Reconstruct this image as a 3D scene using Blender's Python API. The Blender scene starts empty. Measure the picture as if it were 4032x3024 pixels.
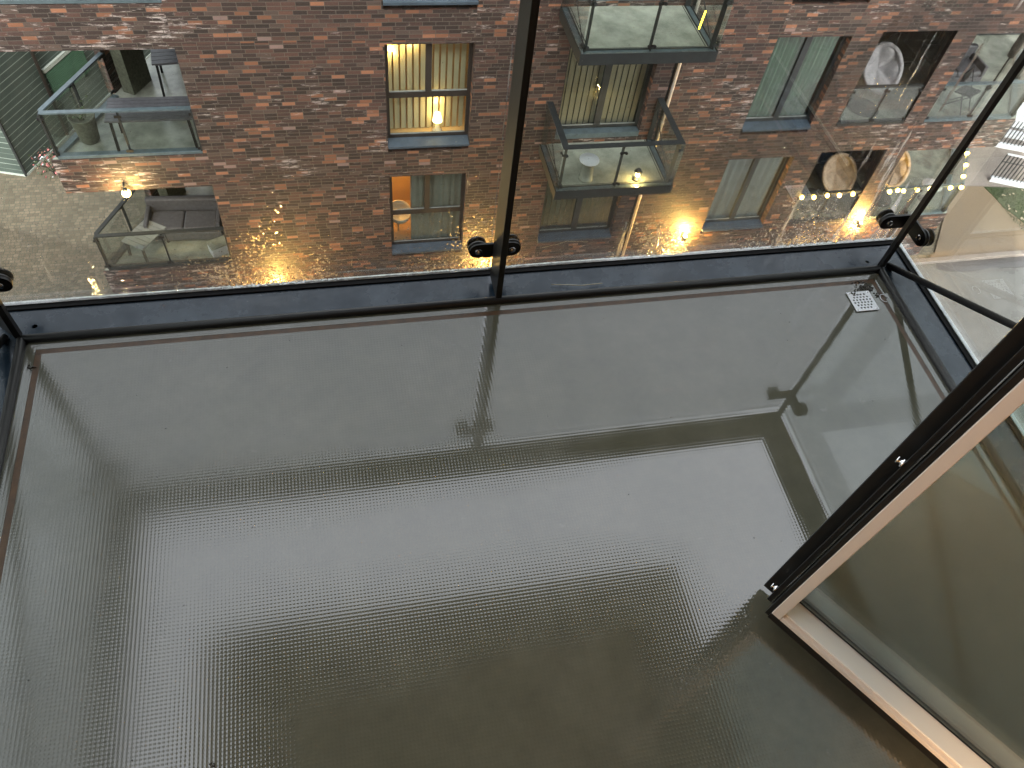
import bpy, bmesh, math, random
from mathutils import Vector, Matrix
random.seed(7)
S = bpy.context.scene
COL = S.collection
# ------------------------------------------------------------------ camera
cd = bpy.data.cameras.new("camera"); cam = bpy.data.objects.new("camera", cd); COL.objects.link(cam)
right = Vector((0.97668923, -0.19107637, 0.09781594))
down = Vector((-0.10079355, -0.81055021, -0.57693069))
fwd = Vector((0.18952256, 0.55362278, -0.81091493))
m = Matrix((right, -down, -fwd)).transposed().to_4x4()
m.translation = Vector((0, 0, 1.75))
cam.matrix_world = m
cd.sensor_width = 36; cd.lens = 27.555; cd.clip_start = 0.05; cd.clip_end = 600
S.camera = cam
# ------------------------------------------------------------------ light
SUN_EL, SUN_ROT = math.radians(35), math.radians(180)
w = bpy.data.worlds.new("World"); S.world = w; w.use_nodes = True
nt = w.node_tree; nt.nodes.clear()
wo = nt.nodes.new("ShaderNodeOutputWorld"); bg = nt.nodes.new("ShaderNodeBackground")
sky = nt.nodes.new("ShaderNodeTexSky"); sky.sky_type = 'NISHITA'; sky.sun_disc = False
sky.sun_elevation = SUN_EL; sky.sun_rotation = SUN_ROT; sky.air_density = 1.4; sky.dust_density = 4; sky.ozone_density = 1
hs = nt.nodes.new("ShaderNodeHueSaturation"); hs.inputs['Saturation'].default_value = 0.22
tcw = nt.nodes.new("ShaderNodeTexCoord"); cn = nt.nodes.new("ShaderNodeTexNoise"); cn.inputs['Scale'].default_value = 2.2; cn.inputs['Detail'].default_value = 5
cr = nt.nodes.new("ShaderNodeMapRange"); cr.inputs[1].default_value = .3; cr.inputs[2].default_value = .7; cr.inputs[3].default_value = .94; cr.inputs[4].default_value = 1.07
mx = nt.nodes.new("ShaderNodeVectorMath"); mx.operation = 'SCALE'
nt.links.new(tcw.outputs['Generated'], cn.inputs['Vector']); nt.links.new(cn.outputs['Fac'], cr.inputs[0])
# overcast deck: brighter towards the zenith
sz = nt.nodes.new("ShaderNodeSeparateXYZ"); nt.links.new(tcw.outputs['Generated'], sz.inputs[0])
zr = nt.nodes.new("ShaderNodeMapRange"); nt.links.new(sz.outputs[2], zr.inputs[0]); zr.inputs[1].default_value = 0; zr.inputs[2].default_value = .85; zr.inputs[3].default_value = 2.1; zr.inputs[4].default_value = 2.0
zm = nt.nodes.new("ShaderNodeMath"); zm.operation = 'MULTIPLY'; nt.links.new(cr.outputs[0], zm.inputs[0]); nt.links.new(zr.outputs[0], zm.inputs[1])
nt.links.new(sky.outputs[0], hs.inputs['Color']); nt.links.new(hs.outputs[0], mx.inputs[0]); nt.links.new(zm.outputs[0], mx.inputs['Scale'])
nt.links.new(mx.outputs[0], bg.inputs['Color']); bg.inputs['Strength'].default_value = 0.15
nt.links.new(bg.outputs[0], wo.inputs['Surface'])
sl = bpy.data.lights.new("sun", 'SUN'); sl.energy = 0.5; sl.angle = math.radians(40); sl.color = (1, .97, .93)
so = bpy.data.objects.new("sun", sl); COL.objects.link(so)
so.rotation_euler = (math.radians(90) - SUN_EL, 0, math.pi - SUN_ROT)
S.view_settings.view_transform = 'Standard'; S.view_settings.look = 'None'; S.view_settings.gamma = 1
S.view_settings.exposure = 1.30
S.render.engine = 'CYCLES'
S.cycles.transparent_max_bounces = 32; S.cycles.max_bounces = 12; S.cycles.glossy_bounces = 5; S.cycles.transmission_bounces = 12
S.cycles.caustics_reflective = False; S.cycles.caustics_refractive = False

# ------------------------------------------------------------------ materials
def new_mat(name):
    mt = bpy.data.materials.new(name); mt.use_nodes = True
    nt = mt.node_tree; b = nt.nodes['Principled BSDF']
    return mt, nt, b, nt.nodes.new, nt.links.new
def math_node(nt, op, a, b=None, c=None):
    n = nt.nodes.new('ShaderNodeMath'); n.operation = op
    for i, v in enumerate((a, b, c)):
        if v is None: continue
        if isinstance(v, (int, float)): n.inputs[i].default_value = v
        else: nt.links.new(v, n.inputs[i])
    return n.outputs[0]
def ramp(nt, fac, stops, interp='LINEAR'):
    r = nt.nodes.new('ShaderNodeValToRGB'); r.color_ramp.interpolation = interp
    el = r.color_ramp.elements
    while len(el) < len(stops): el.new(0.5)
    for e, (p, c) in zip(el, stops): e.position = p; e.color = (*c, 1)
    nt.links.new(fac, r.inputs[0]); return r.outputs[0]
def noise(nt, vec, scale, detail=3, rough=.5, outp='Fac'):
    n = nt.nodes.new('ShaderNodeTexNoise'); n.inputs['Scale'].default_value = scale; n.inputs['Detail'].default_value = detail
    n.inputs['Roughness'].default_value = rough
    if vec is not None: nt.links.new(vec, n.inputs['Vector'])
    return n.outputs[outp]
def mixc(nt, fac, a, b, mode='MIX'):
    n = nt.nodes.new('ShaderNodeMix'); n.data_type = 'RGBA'; n.blend_type = mode
    for i, v in ((0, fac), (6, a), (7, b)):
        if isinstance(v, (int, float)): n.inputs[i].default_value = v
        elif isinstance(v, tuple): n.inputs[i].default_value = (*v, 1)
        else: nt.links.new(v, n.inputs[i])
    return n.outputs[2]
def bump(nt, h, strength, dist, normal=None):
    n = nt.nodes.new('ShaderNodeBump'); n.inputs['Strength'].default_value = strength; n.inputs['Distance'].default_value = dist
    nt.links.new(h, n.inputs['Height'])
    if normal is not None: nt.links.new(normal, n.inputs['Normal'])
    return n.outputs[0]
def objco(nt): return nt.nodes.new('ShaderNodeTexCoord').outputs['Object']
def uvco(nt): return nt.nodes.new('ShaderNodeTexCoord').outputs['UV']
def plain(name, col, rough=.5, metal=0., vary=.12, ns=6., bmp=0., bscale=60., ior=1.5, alpha=None):
    mt, nt, b, N, L = new_mat(name)
    co = objco(nt); f = noise(nt, co, ns, 4, .6)
    lo = tuple(c * (1 - vary) for c in col); hi = tuple(min(1, c * (1 + vary)) for c in col)
    L(ramp(nt, f, [(.3, lo), (.7, hi)]), b.inputs['Base Color'])
    b.inputs['Roughness'].default_value = rough; b.inputs['Metallic'].default_value = metal; b.inputs['IOR'].default_value = ior
    if bmp:
        L(bump(nt, noise(nt, co, bscale, 3), bmp, .002), b.inputs['Normal'])
    return mt
def glow(name, col, strength):
    mt, nt, b, N, L = new_mat(name)
    b.inputs['Base Color'].default_value = (*col, 1)
    b.inputs['Emission Color'].default_value = (*col, 1); b.inputs['Emission Strength'].default_value = strength
    return mt
def brick_mat(name, bw=.235, bh=.076, mortar=.011, seed=0., stops=None, mort=(.085, .069, .057), eff=.75, lime=0.):
    mt, nt, b, N, L = new_mat(name)
    uv = uvco(nt); sp = N('ShaderNodeSeparateXYZ'); L(uv, sp.inputs[0])
    u, v = sp.outputs[0], sp.outputs[1]
    r = math_node(nt, 'DIVIDE', v, bh); row = math_node(nt, 'FLOOR', r); fr = math_node(nt, 'FRACT', r)
    wn = N('ShaderNodeTexWhiteNoise'); wn.noise_dimensions = '1D'; L(math_node(nt, 'ADD', row, 17.3 + seed), wn.inputs['W'])
    half = math_node(nt, 'MULTIPLY', math_node(nt, 'FLOOR', math_node(nt, 'MULTIPLY', wn.outputs['Value'], 4)), .25)
    off = math_node(nt, 'ADD', math_node(nt, 'MULTIPLY', row, .5), half)
    c = math_node(nt, 'ADD', math_node(nt, 'DIVIDE', u, bw), off); col = math_node(nt, 'FLOOR', c); fc = math_node(nt, 'FRACT', c)
    cb = N('ShaderNodeCombineXYZ'); L(col, cb.inputs[0]); L(row, cb.inputs[1]); cb.inputs[2].default_value = seed
    w2 = N('ShaderNodeTexWhiteNoise'); w2.noise_dimensions = '3D'; L(cb.outputs[0], w2.inputs['Vector'])
    stops = stops or [(0, (.018, .014, .013)), (.22, (.032, .022, .020)), (.44, (.055, .033, .028)), (.60, (.085, .046, .036)), (.74, (.080, .060, .050)), (.83, (.125, .064, .045)), (.90, (.23, .105, .056)), (.96, (.33, .155, .085)), (.985, (.26, .19, .17))]
    bc = ramp(nt, w2.outputs['Value'], stops, 'CONSTANT')
    nz = noise(nt, uv, 5., 5, .65); nz2 = noise(nt, uv, 40., 3, .6)
    bc = mixc(nt, .14, bc, ramp(nt, nz2, [(.3, (.03, .02, .016)), (.7, (.20, .125, .09))]), 'MIX')
    # large soft tone variation of the fired bricks
    big = noise(nt, uv, .55, 3, .6)
    bc = mixc(nt, 1.0, bc, ramp(nt, big, [(.3, (.70, .66, .65)), (.7, (1.04, .93, .89))]), 'MULTIPLY')
    # white salt blooms in short horizontal runs
    mp = N('ShaderNodeMapping'); mp.inputs['Scale'].default_value = (2.0, 11., 1); L(uv, mp.inputs[0])
    s1 = noise(nt, mp.outputs[0], 1.3, 5, .7)
    s2 = noise(nt, uv, .45, 2, .5)
    sm = math_node(nt, 'ADD', s1, math_node(nt, 'MULTIPLY', s2, .5))
    sf = N('ShaderNodeMapRange'); L(sm, sf.inputs[0]); sf.inputs[1].default_value = .865 - lime; sf.inputs[2].default_value = .96 - lime; sf.inputs[4].default_value = eff
    bc = mixc(nt, sf.outputs[0], bc, (.42, .36, .33))
    dx = math_node(nt, 'MULTIPLY', math_node(nt, 'MINIMUM', fc, math_node(nt, 'SUBTRACT', 1, fc)), bw)
    dy = math_node(nt, 'MULTIPLY', math_node(nt, 'MINIMUM', fr, math_node(nt, 'SUBTRACT', 1, fr)), bh)
    d = math_node(nt, 'MINIMUM', dx, dy)
    mk = N('ShaderNodeMapRange'); L(d, mk.inputs[0]); mk.inputs[1].default_value = mortar * .35; mk.inputs[2].default_value = mortar * .65
    mo = mixc(nt, nz, tuple(x * .6 for x in mort), tuple(x * 1.5 for x in mort))
    L(mixc(nt, mk.outputs[0], mo, bc), b.inputs['Base Color'])
    b.inputs['Roughness'].default_value = .72
    L(bump(nt, math_node(nt, 'ADD', mk.outputs[0], math_node(nt, 'MULTIPLY', nz2, .5)), .8, .006), b.inputs['Normal'])
    return mt
M = {}
M['brick'] = brick_mat('brick')
M['brick_band'] = brick_mat('brick with lime runs', eff=1.0, lime=.065)
M['cobble'] = brick_mat('cobble paving', .125, .10, .016, 3., [(0, (.19, .175, .12)), (.3, (.23, .21, .145)), (.6, (.26, .235, .165)), (.85, (.30, .27, .19))], (.115, .11, .075), .15)
M['slabs'] = brick_mat('pale paving slabs', 1.2, .6, .012, 5., [(0, (.25, .235, .21)), (.4, (.28, .265, .24)), (.8, (.31, .295, .27))], (.2, .19, .17), .2)
M['frame_black'] = plain('black coated steel', (.010, .0095, .009), .42, .0, .2, 9, .1, 200, ior=1.4)
M['frame_dark'] = plain('dark grey coated steel', (.017, .020, .020), .55, 0, .25, 5)
M['rail_blue'] = plain('wet blue grey coated steel', (.085, .115, .125), .3, 0, .25, 8)
M['sill'] = plain('blue grey aluminium sill', (.050, .070, .090), .5, .0, .2, 5)
M['wframe'] = plain('dark brown window frame', (.030, .024, .020), .45, 0, .2, 5)
M['wframe_grey'] = plain('dark grey window frame', (.024, .028, .029), .5, 0, .2, 5)
M['edge_light'] = plain('worn bright rim', (.42, .46, .41), .3, 0, .5, 55)
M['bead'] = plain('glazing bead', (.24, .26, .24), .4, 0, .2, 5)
M['grate'] = plain('white stainless grate', (.86, .88, .90), .3, 0, .05, 40)
M['lamp_shade'] = glow('lit lamp shade', (1, .70, .25), 5.)
M['concrete'] = plain('wet concrete', (.27, .285, .235), .22, 0, .38, 2.2, .1, 30)
M['soffit'] = plain('grey plaster soffit', (.16, .15, .12), .8, 0, .15, 2)
M['chrome'] = plain('bright steel', (.8, .8, .8), .18, 1, .05)
M['cream'] = plain('cream lacquered wood', (.84, .74, .64), .42, 0, .03, 3)
M['cream_skylit'] = plain('sky lit cream bead', (.88, .84, .78), .38, 0, .02, 3)  # lighter copy of cream: sky light on the upward face is in the colour
M['interior'] = plain('dim interior', (.10, .10, .09), .8, 0, .3, 1.2)
M['interior_warm'] = plain('warm interior wall', (.55, .38, .2), .8, 0, .1, 2)
M['plaster'] = plain('white plaster', (.30, .30, .28), .8, 0, .05, 2)
M['wood'] = plain('oak', (.30, .19, .10), .5, 0, .25, 8)
M['dark_furn'] = plain('dark grey slatted furniture', (.075, .075, .082), .4, 0, .2, 12)
M['white'] = plain('white enamel', (.62, .64, .66), .35, 0, .06, 6)
M['pipe'] = plain('pale zinc pipe', (.62, .55, .48), .45, .1, .2, 9)
M['cushion_grey'] = plain('grey cushion', (.30, .30, .31), .9, 0, .2, 9, .8, 14)
M['cushion_beige'] = plain('beige cushion', (.36, .285, .205), .9, 0, .25, 9, .8, 14)
M['curtain_grey'] = plain('grey pleated curtain', (.20, .215, .205), .85, 0, .12, 3)
M['curtain_green'] = plain('green grey pleated curtain', (.065, .145, .085), .85, 0, .12, 3)
M['curtain_dark'] = plain('dark green roller blind', (.055, .075, .060), .85, 0, .1, 3)
M['slat_cream'] = plain('cream vertical blind', (.62, .56, .40), .8, 0, .06, 3)
M['slat_tan'] = plain('tan vertical blind', (.42, .345, .25), .8, 0, .08, 3)
M['terracotta'] = plain('mossy planter', (.07, .075, .05), .8, 0, .4, 20, .5, 40)
M['leaf'] = plain('green leaf', (.045, .068, .026), .6, 0, .4, 9)
M['pink_leaf'] = plain('pink flower', (.45, .16, .15), .6, 0, .4, 9)
M['bulb'] = glow('lit bulb', (1, .66, .12), 22.)
M['lamp_glow'] = glow('lit lamp lens', (1, .72, .30), 60.)
M['yellow_strip'] = glow('lit yellow tube', (1, .74, .05), 3.2)
M['dirt'] = plain('wet dirt', (.03, .024, .015), .5, 0, .5, 60)
M['red_brown'] = plain('rust brown seam', (.075, .036, .011), .35, 0, .4, 30)
M['rubber'] = plain('black rubber', (.010, .010, .010), .65, ior=1.25)

def asphalt(name, col, rough, sc=120., stain=.25):
    mt, nt, b, N, L = new_mat(name)
    co = objco(nt); a = noise(nt, co, sc, 3, .8); c = noise(nt, co, .7, 5, .6)
    base = mixc(nt, 1., ramp(nt, a, [(.25, tuple(x * .7 for x in col)), (.75, tuple(x * 1.3 for x in col))]), ramp(nt, c, [(.3, (1 - stain,) * 3), (.7, (1 + stain,) * 3)]), 'MULTIPLY')
    L(base, b.inputs['Base Color'])
    rr = N('ShaderNodeMapRange'); L(c, rr.inputs[0]); rr.inputs[1].default_value = .35; rr.inputs[2].default_value = .65; rr.inputs[3].default_value = rough * .6; rr.inputs[4].default_value = rough * 1.3
    L(rr.outputs[0], b.inputs['Roughness'])
    L(bump(nt, a, .4, .004), b.inputs['Normal']); return mt
M['road'] = asphalt('wet asphalt', (.14, .137, .13), .38)
M['road_patch'] = asphalt('asphalt patch', (.095, .088, .088), .45)
M['path'] = asphalt('sand asphalt path', (.20, .145, .09), .5, 60., .1)
M['grass'] = asphalt('lawn', (.05, .066, .026), .8, 30., .35)

def floor_mat():
    mt, nt, b, N, L = new_mat('wet textured coating')
    co = objco(nt); sp = N('ShaderNodeSeparateXYZ'); L(co, sp.inputs[0])
    p = .0082
    k = 2 * math.pi / p
    sx = math_node(nt, 'SINE', math_node(nt, 'MULTIPLY', sp.outputs[0], k)); sy = math_node(nt, 'SINE', math_node(nt, 'MULTIPLY', sp.outputs[1], k))
    dm = math_node(nt, 'ADD', sx, sy)
    # puddle mask: smooth water near the outer edge and the drain, textured where the film is thin
    n1 = noise(nt, co, 1.6, 3, .5)
    n0 = noise(nt, co, 26., 4, .6)
    gy = N('ShaderNodeMapRange'); L(sp.outputs[1], gy.inputs[0]); gy.inputs[1].default_value = .2; gy.inputs[2].default_value = 1.35; gy.inputs[3].default_value = 1.35; gy.inputs[4].default_value = .12
    gx = N('ShaderNodeMapRange'); L(sp.outputs[0], gx.inputs[0]); gx.inputs[1].default_value = -.7; gx.inputs[2].default_value = 1.2; gx.inputs[3].default_value = 1.15; gx.inputs[4].default_value = .0
    wet = math_node(nt, 'ADD', math_node(nt, 'ADD', gy.outputs[0], gx.outputs[0]), math_node(nt, 'MULTIPLY', math_node(nt, 'SUBTRACT', n1, .5), 1.6))
    gx2 = N('ShaderNodeMapRange'); L(sp.outputs[0], gx2.inputs[0]); gx2.inputs[1].default_value = .80; gx2.inputs[2].default_value = 1.05; gx2.inputs[4].default_value = .45
    gl_ = N('ShaderNodeMapRange'); L(sp.outputs[0], gl_.inputs[0]); gl_.inputs[1].default_value = -.2; gl_.inputs[2].default_value = -1.0; gl_.inputs[3].default_value = .016; gl_.inputs[4].default_value = .13
    L(gl_.outputs[0], b.inputs['Roughness'])
    wet = math_node(nt, 'ADD', wet, gx2.outputs[0])
    am = N('ShaderNodeMapRange'); L(wet, am.inputs[0]); am.inputs[1].default_value = .45; am.inputs[2].default_value = 1.9; am.inputs[3].default_value = .015; am.inputs[4].default_value = 1.1
    h = math_node(nt, 'MULTIPLY', math_node(nt, 'POWER', math_node(nt, 'ADD', math_node(nt, 'MULTIPLY', dm, .25), .5), 3.), am.outputs[0])
    n2 = noise(nt, co, 3.2, 2, .5)
    bn = bump(nt, h, 1.0, .00022)
    bn2 = bump(nt, n2, 1.0, .0005, bn)
    L(bn2, b.inputs['Normal'])
    st = noise(nt, co, 2.6, 6, .62); st2 = noise(nt, co, 11., 4, .7)
    base = ramp(nt, st, [(.25, (.078, .077, .052)), (.5, (.096, .093, .066)), (.75, (.116, .111, .082))])
    base = mixc(nt, 1., base, ramp(nt, st2, [(.3, (.88, .88, .88)), (.72, (1.12, 1.12, 1.1)), (.8, (1.5, 1.5, 1.5))]), 'MULTIPLY')
    wm = N('ShaderNodeMapRange'); L(noise(nt, co, 7.5, 5, .68), wm.inputs[0]); wm.inputs[1].default_value = .66; wm.inputs[2].default_value = .76; wm.inputs[4].default_value = .5
    base = mixc(nt, wm.outputs[0], base, (.20, .19, .16))
    L(base, b.inputs['Base Color'])
    b.inputs['IOR'].default_value = 2.15
    return mt
M['floor'] = floor_mat()
def ledge_mat():
    mt, nt, b, N, L = new_mat('wet ledge steel')
    co = objco(nt); a = noise(nt, co, 9., 6, .65); c = noise(nt, co, 30., 3, .6)
    L(ramp(nt, a, [(.3, (.016, .029, .044)), (.6, (.028, .047, .068)), (.76, (.08, .11, .14))]), b.inputs['Base Color'])
    rr = N('ShaderNodeMapRange'); L(a, rr.inputs[0]); rr.inputs[1].default_value = .35; rr.inputs[2].default_value = .65; rr.inputs[3].default_value = .12; rr.inputs[4].default_value = .4
    L(rr.outputs[0], b.inputs['Roughness']); b.inputs['IOR'].default_value = 1.6
    L(bump(nt, c, .5, .0006), b.inputs['Normal']); return mt
M['ledge'] = ledge_mat()

def glass_mat(name, tint, f0=.045, rough=.0, dirt=0., film=False):
    mt, nt, b, N, L = new_mat(name); nt.nodes.remove(b); out = nt.nodes['Material Output']
    tr = N('ShaderNodeBsdfTransparent'); tr.inputs[0].default_value = (*tint, 1)
    gl = N('ShaderNodeBsdfGlossy'); gl.inputs['Roughness'].default_value = rough
    lw = N('ShaderNodeLayerWeight'); lw.inputs['Blend'].default_value = .28
    mr = N('ShaderNodeMapRange'); L(lw.outputs['Fresnel'], mr.inputs[0]); mr.inputs[1].default_value = 0; mr.inputs[2].default_value = 1; mr.inputs[3].default_value = f0 * .5; mr.inputs[4].default_value = .5
    ms = N('ShaderNodeMixShader'); L(mr.outputs[0], ms.inputs[0]); L(tr.outputs[0], ms.inputs[1]); L(gl.outputs[0], ms.inputs[2])
    res = ms.outputs[0]
    co = objco(nt)
    if dirt:
        df = N('ShaderNodeBsdfDiffuse'); df.inputs[0].default_value = (.55, .55, .5, 1)
        n = noise(nt, co, 3., 6, .7); n2 = N('ShaderNodeMapRange'); L(n, n2.inputs[0]); n2.inputs[1].default_value = .45; n2.inputs[2].default_value = .85; n2.inputs[4].default_value = dirt
        m2 = N('ShaderNodeMixShader'); L(n2.outputs[0], m2.inputs[0]); L(res, m2.inputs[1]); L(df.outputs[0], m2.inputs[2]); res = m2.outputs[0]
    if film:
        rf = N('ShaderNodeBsdfRefraction'); rf.inputs['IOR'].default_value = 1.12; rf.inputs['Roughness'].default_value = .02
        rf.inputs[0].default_value = (*tint, 1)
        sp = N('ShaderNodeSeparateXYZ'); L(co, sp.inputs[0])
        mp = N('ShaderNodeMapping'); mp.inputs['Scale'].default_value = (26., 26., 3.2); L(co, mp.inputs[0])
        s = noise(nt, mp.outputs[0], 1., 4, .6)
        bl = noise(nt, co, 55., 3, .6)
        # runs of water, mostly near the lower clamps
        gx = N('ShaderNodeMapRange'); L(sp.outputs[0], gx.inputs[0]); gx.inputs[1].default_value = .70; gx.inputs[2].default_value = 1.15; gx.inputs[3].default_value = 0; gx.inputs[4].default_value = .155
        gl2 = N('ShaderNodeMapRange'); L(sp.outputs[0], gl2.inputs[0]); gl2.inputs[1].default_value = -.6; gl2.inputs[2].default_value = -1.1; gl2.inputs[3].default_value = 0; gl2.inputs[4].default_value = .08
        gz = N('ShaderNodeMapRange'); L(sp.outputs[2], gz.inputs[0]); gz.inputs[1].default_value = .0; gz.inputs[2].default_value = .55; gz.inputs[3].default_value = .05; gz.inputs[4].default_value = -.10
        tot = math_node(nt, 'ADD', math_node(nt, 'ADD', s, gx.outputs[0]), math_node(nt, 'ADD', gz.outputs[0], gl2.outputs[0]))
        mk = N('ShaderNodeMapRange'); L(tot, mk.inputs[0]); mk.inputs[1].default_value = .70; mk.inputs[2].default_value = .78
        fine = noise(nt, co, 150., 2, .6)
        gsel = None                                       # wetter stretches of the pane
        for c_, w_ in ((-.66, .24), (-.05, .17), (.54, .15), (1.06, .30)):
            q_ = math_node(nt, 'SUBTRACT', 1., math_node(nt, 'DIVIDE', math_node(nt, 'ABSOLUTE', math_node(nt, 'SUBTRACT', sp.outputs[0], c_)), w_))
            gsel = q_ if gsel is None else math_node(nt, 'MAXIMUM', gsel, q_)
        gsel = math_node(nt, 'ADD', math_node(nt, 'MULTIPLY', math_node(nt, 'MAXIMUM', gsel, -.3), .17), math_node(nt, 'SUBTRACT', math_node(nt, 'MULTIPLY', noise(nt, co, 9., 3, .5), .4), .30))
        g3 = N('ShaderNodeMapRange'); L(sp.outputs[2], g3.inputs[0]); g3.inputs[1].default_value = .03; g3.inputs[2].default_value = .30; g3.inputs[3].default_value = .10; g3.inputs[4].default_value = -.16
        t2 = math_node(nt, 'ADD', math_node(nt, 'ADD', fine, g3.outputs[0]), gsel)
        mk2 = N('ShaderNodeMapRange'); L(t2, mk2.inputs[0]); mk2.inputs[1].default_value = .61; mk2.inputs[2].default_value = .70
        L(bump(nt, math_node(nt, 'ADD', math_node(nt, 'ADD', bl, s), math_node(nt, 'MULTIPLY', fine, .5)), .5, .005), rf.inputs['Normal'])
        m3 = N('ShaderNodeMixShader'); L(math_node(nt, 'MAXIMUM', mk.outputs[0], mk2.outputs[0]), m3.inputs[0]); L(res, m3.inputs[1]); L(rf.outputs[0], m3.inputs[2]); res = m3.outputs[0]
    if film:                                              # thin wet haze along the foot of the pane
        hz = N('ShaderNodeBsdfDiffuse'); hz.inputs[0].default_value = (.6, .56, .48, 1)
        gh = N('ShaderNodeMapRange'); L(sp.outputs[2], gh.inputs[0]); gh.inputs[1].default_value = .02; gh.inputs[2].default_value = .32; gh.inputs[3].default_value = .075; gh.inputs[4].default_value = .0
        hn = math_node(nt, 'MULTIPLY', gh.outputs[0], math_node(nt, 'ADD', noise(nt, co, 14., 5, .7), .45))
        m4 = N('ShaderNodeMixShader'); L(hn, m4.inputs[0]); L(res, m4.inputs[1]); L(hz.outputs[0], m4.inputs[2]); res = m4.outputs[0]
    L(res, out.inputs['Surface']); return mt
M['glass'] = glass_mat('clear balustrade glass', (.96, .985, .97), .015, 0, .02)
M['glass_wet'] = glass_mat('rain wet balustrade glass', (.985, .995, .988), .008, 0, .01, True)
M['glass_window'] = glass_mat('window pane', (.93, .97, .94), .04, 0, .0)
M['glass_door'] = glass_mat('door pane', (.87, .91, .89), .04, 0, .0)
def water_mat():
    mt, nt, b, N, L = new_mat('water drop'); b.inputs['Transmission Weight'].default_value = 1; b.inputs['IOR'].default_value = 1.33; b.inputs['Roughness'].default_value = 0.0
    b.inputs['Base Color'].default_value = (1, 1, 1, 1); return mt
M['water'] = water_mat()
def clad_mat():
    mt, nt, b, N, L = new_mat('green horizontal cladding')
    uv = uvco(nt); sp = N('ShaderNodeSeparateXYZ'); L(uv, sp.inputs[0])
    r = math_node(nt, 'DIVIDE', sp.outputs[1], .17); fr = math_node(nt, 'FRACT', r); row = math_node(nt, 'FLOOR', r)
    wn = N('ShaderNodeTexWhiteNoise'); wn.noise_dimensions = '1D'; L(row, wn.inputs['W'])
    mp = N('ShaderNodeMapping'); mp.inputs['Scale'].default_value = (2., 40., 1); L(uv, mp.inputs[0]); ln = noise(nt, mp.outputs[0], 1., 3)
    mk = math_node(nt, 'LESS_THAN', fr, .10)
    mk = math_node(nt, 'MULTIPLY', mk, math_node(nt, 'MULTIPLY', math_node(nt, 'ADD', wn.outputs['Value'], .35), math_node(nt, 'ADD', ln, .2)))
    base = ramp(nt, noise(nt, uv, 1.2, 4), [(.3, (.050, .070, .060)), (.7, (.075, .10, .085))])
    L(mixc(nt, mk, base, (.36, .42, .37)), b.inputs['Base Color']); b.inputs['Roughness'].default_value = .5
    L(bump(nt, math_node(nt, 'LESS_THAN', fr, .10), 1, .006), b.inputs['Normal']); return mt
M['clad'] = clad_mat()

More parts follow.
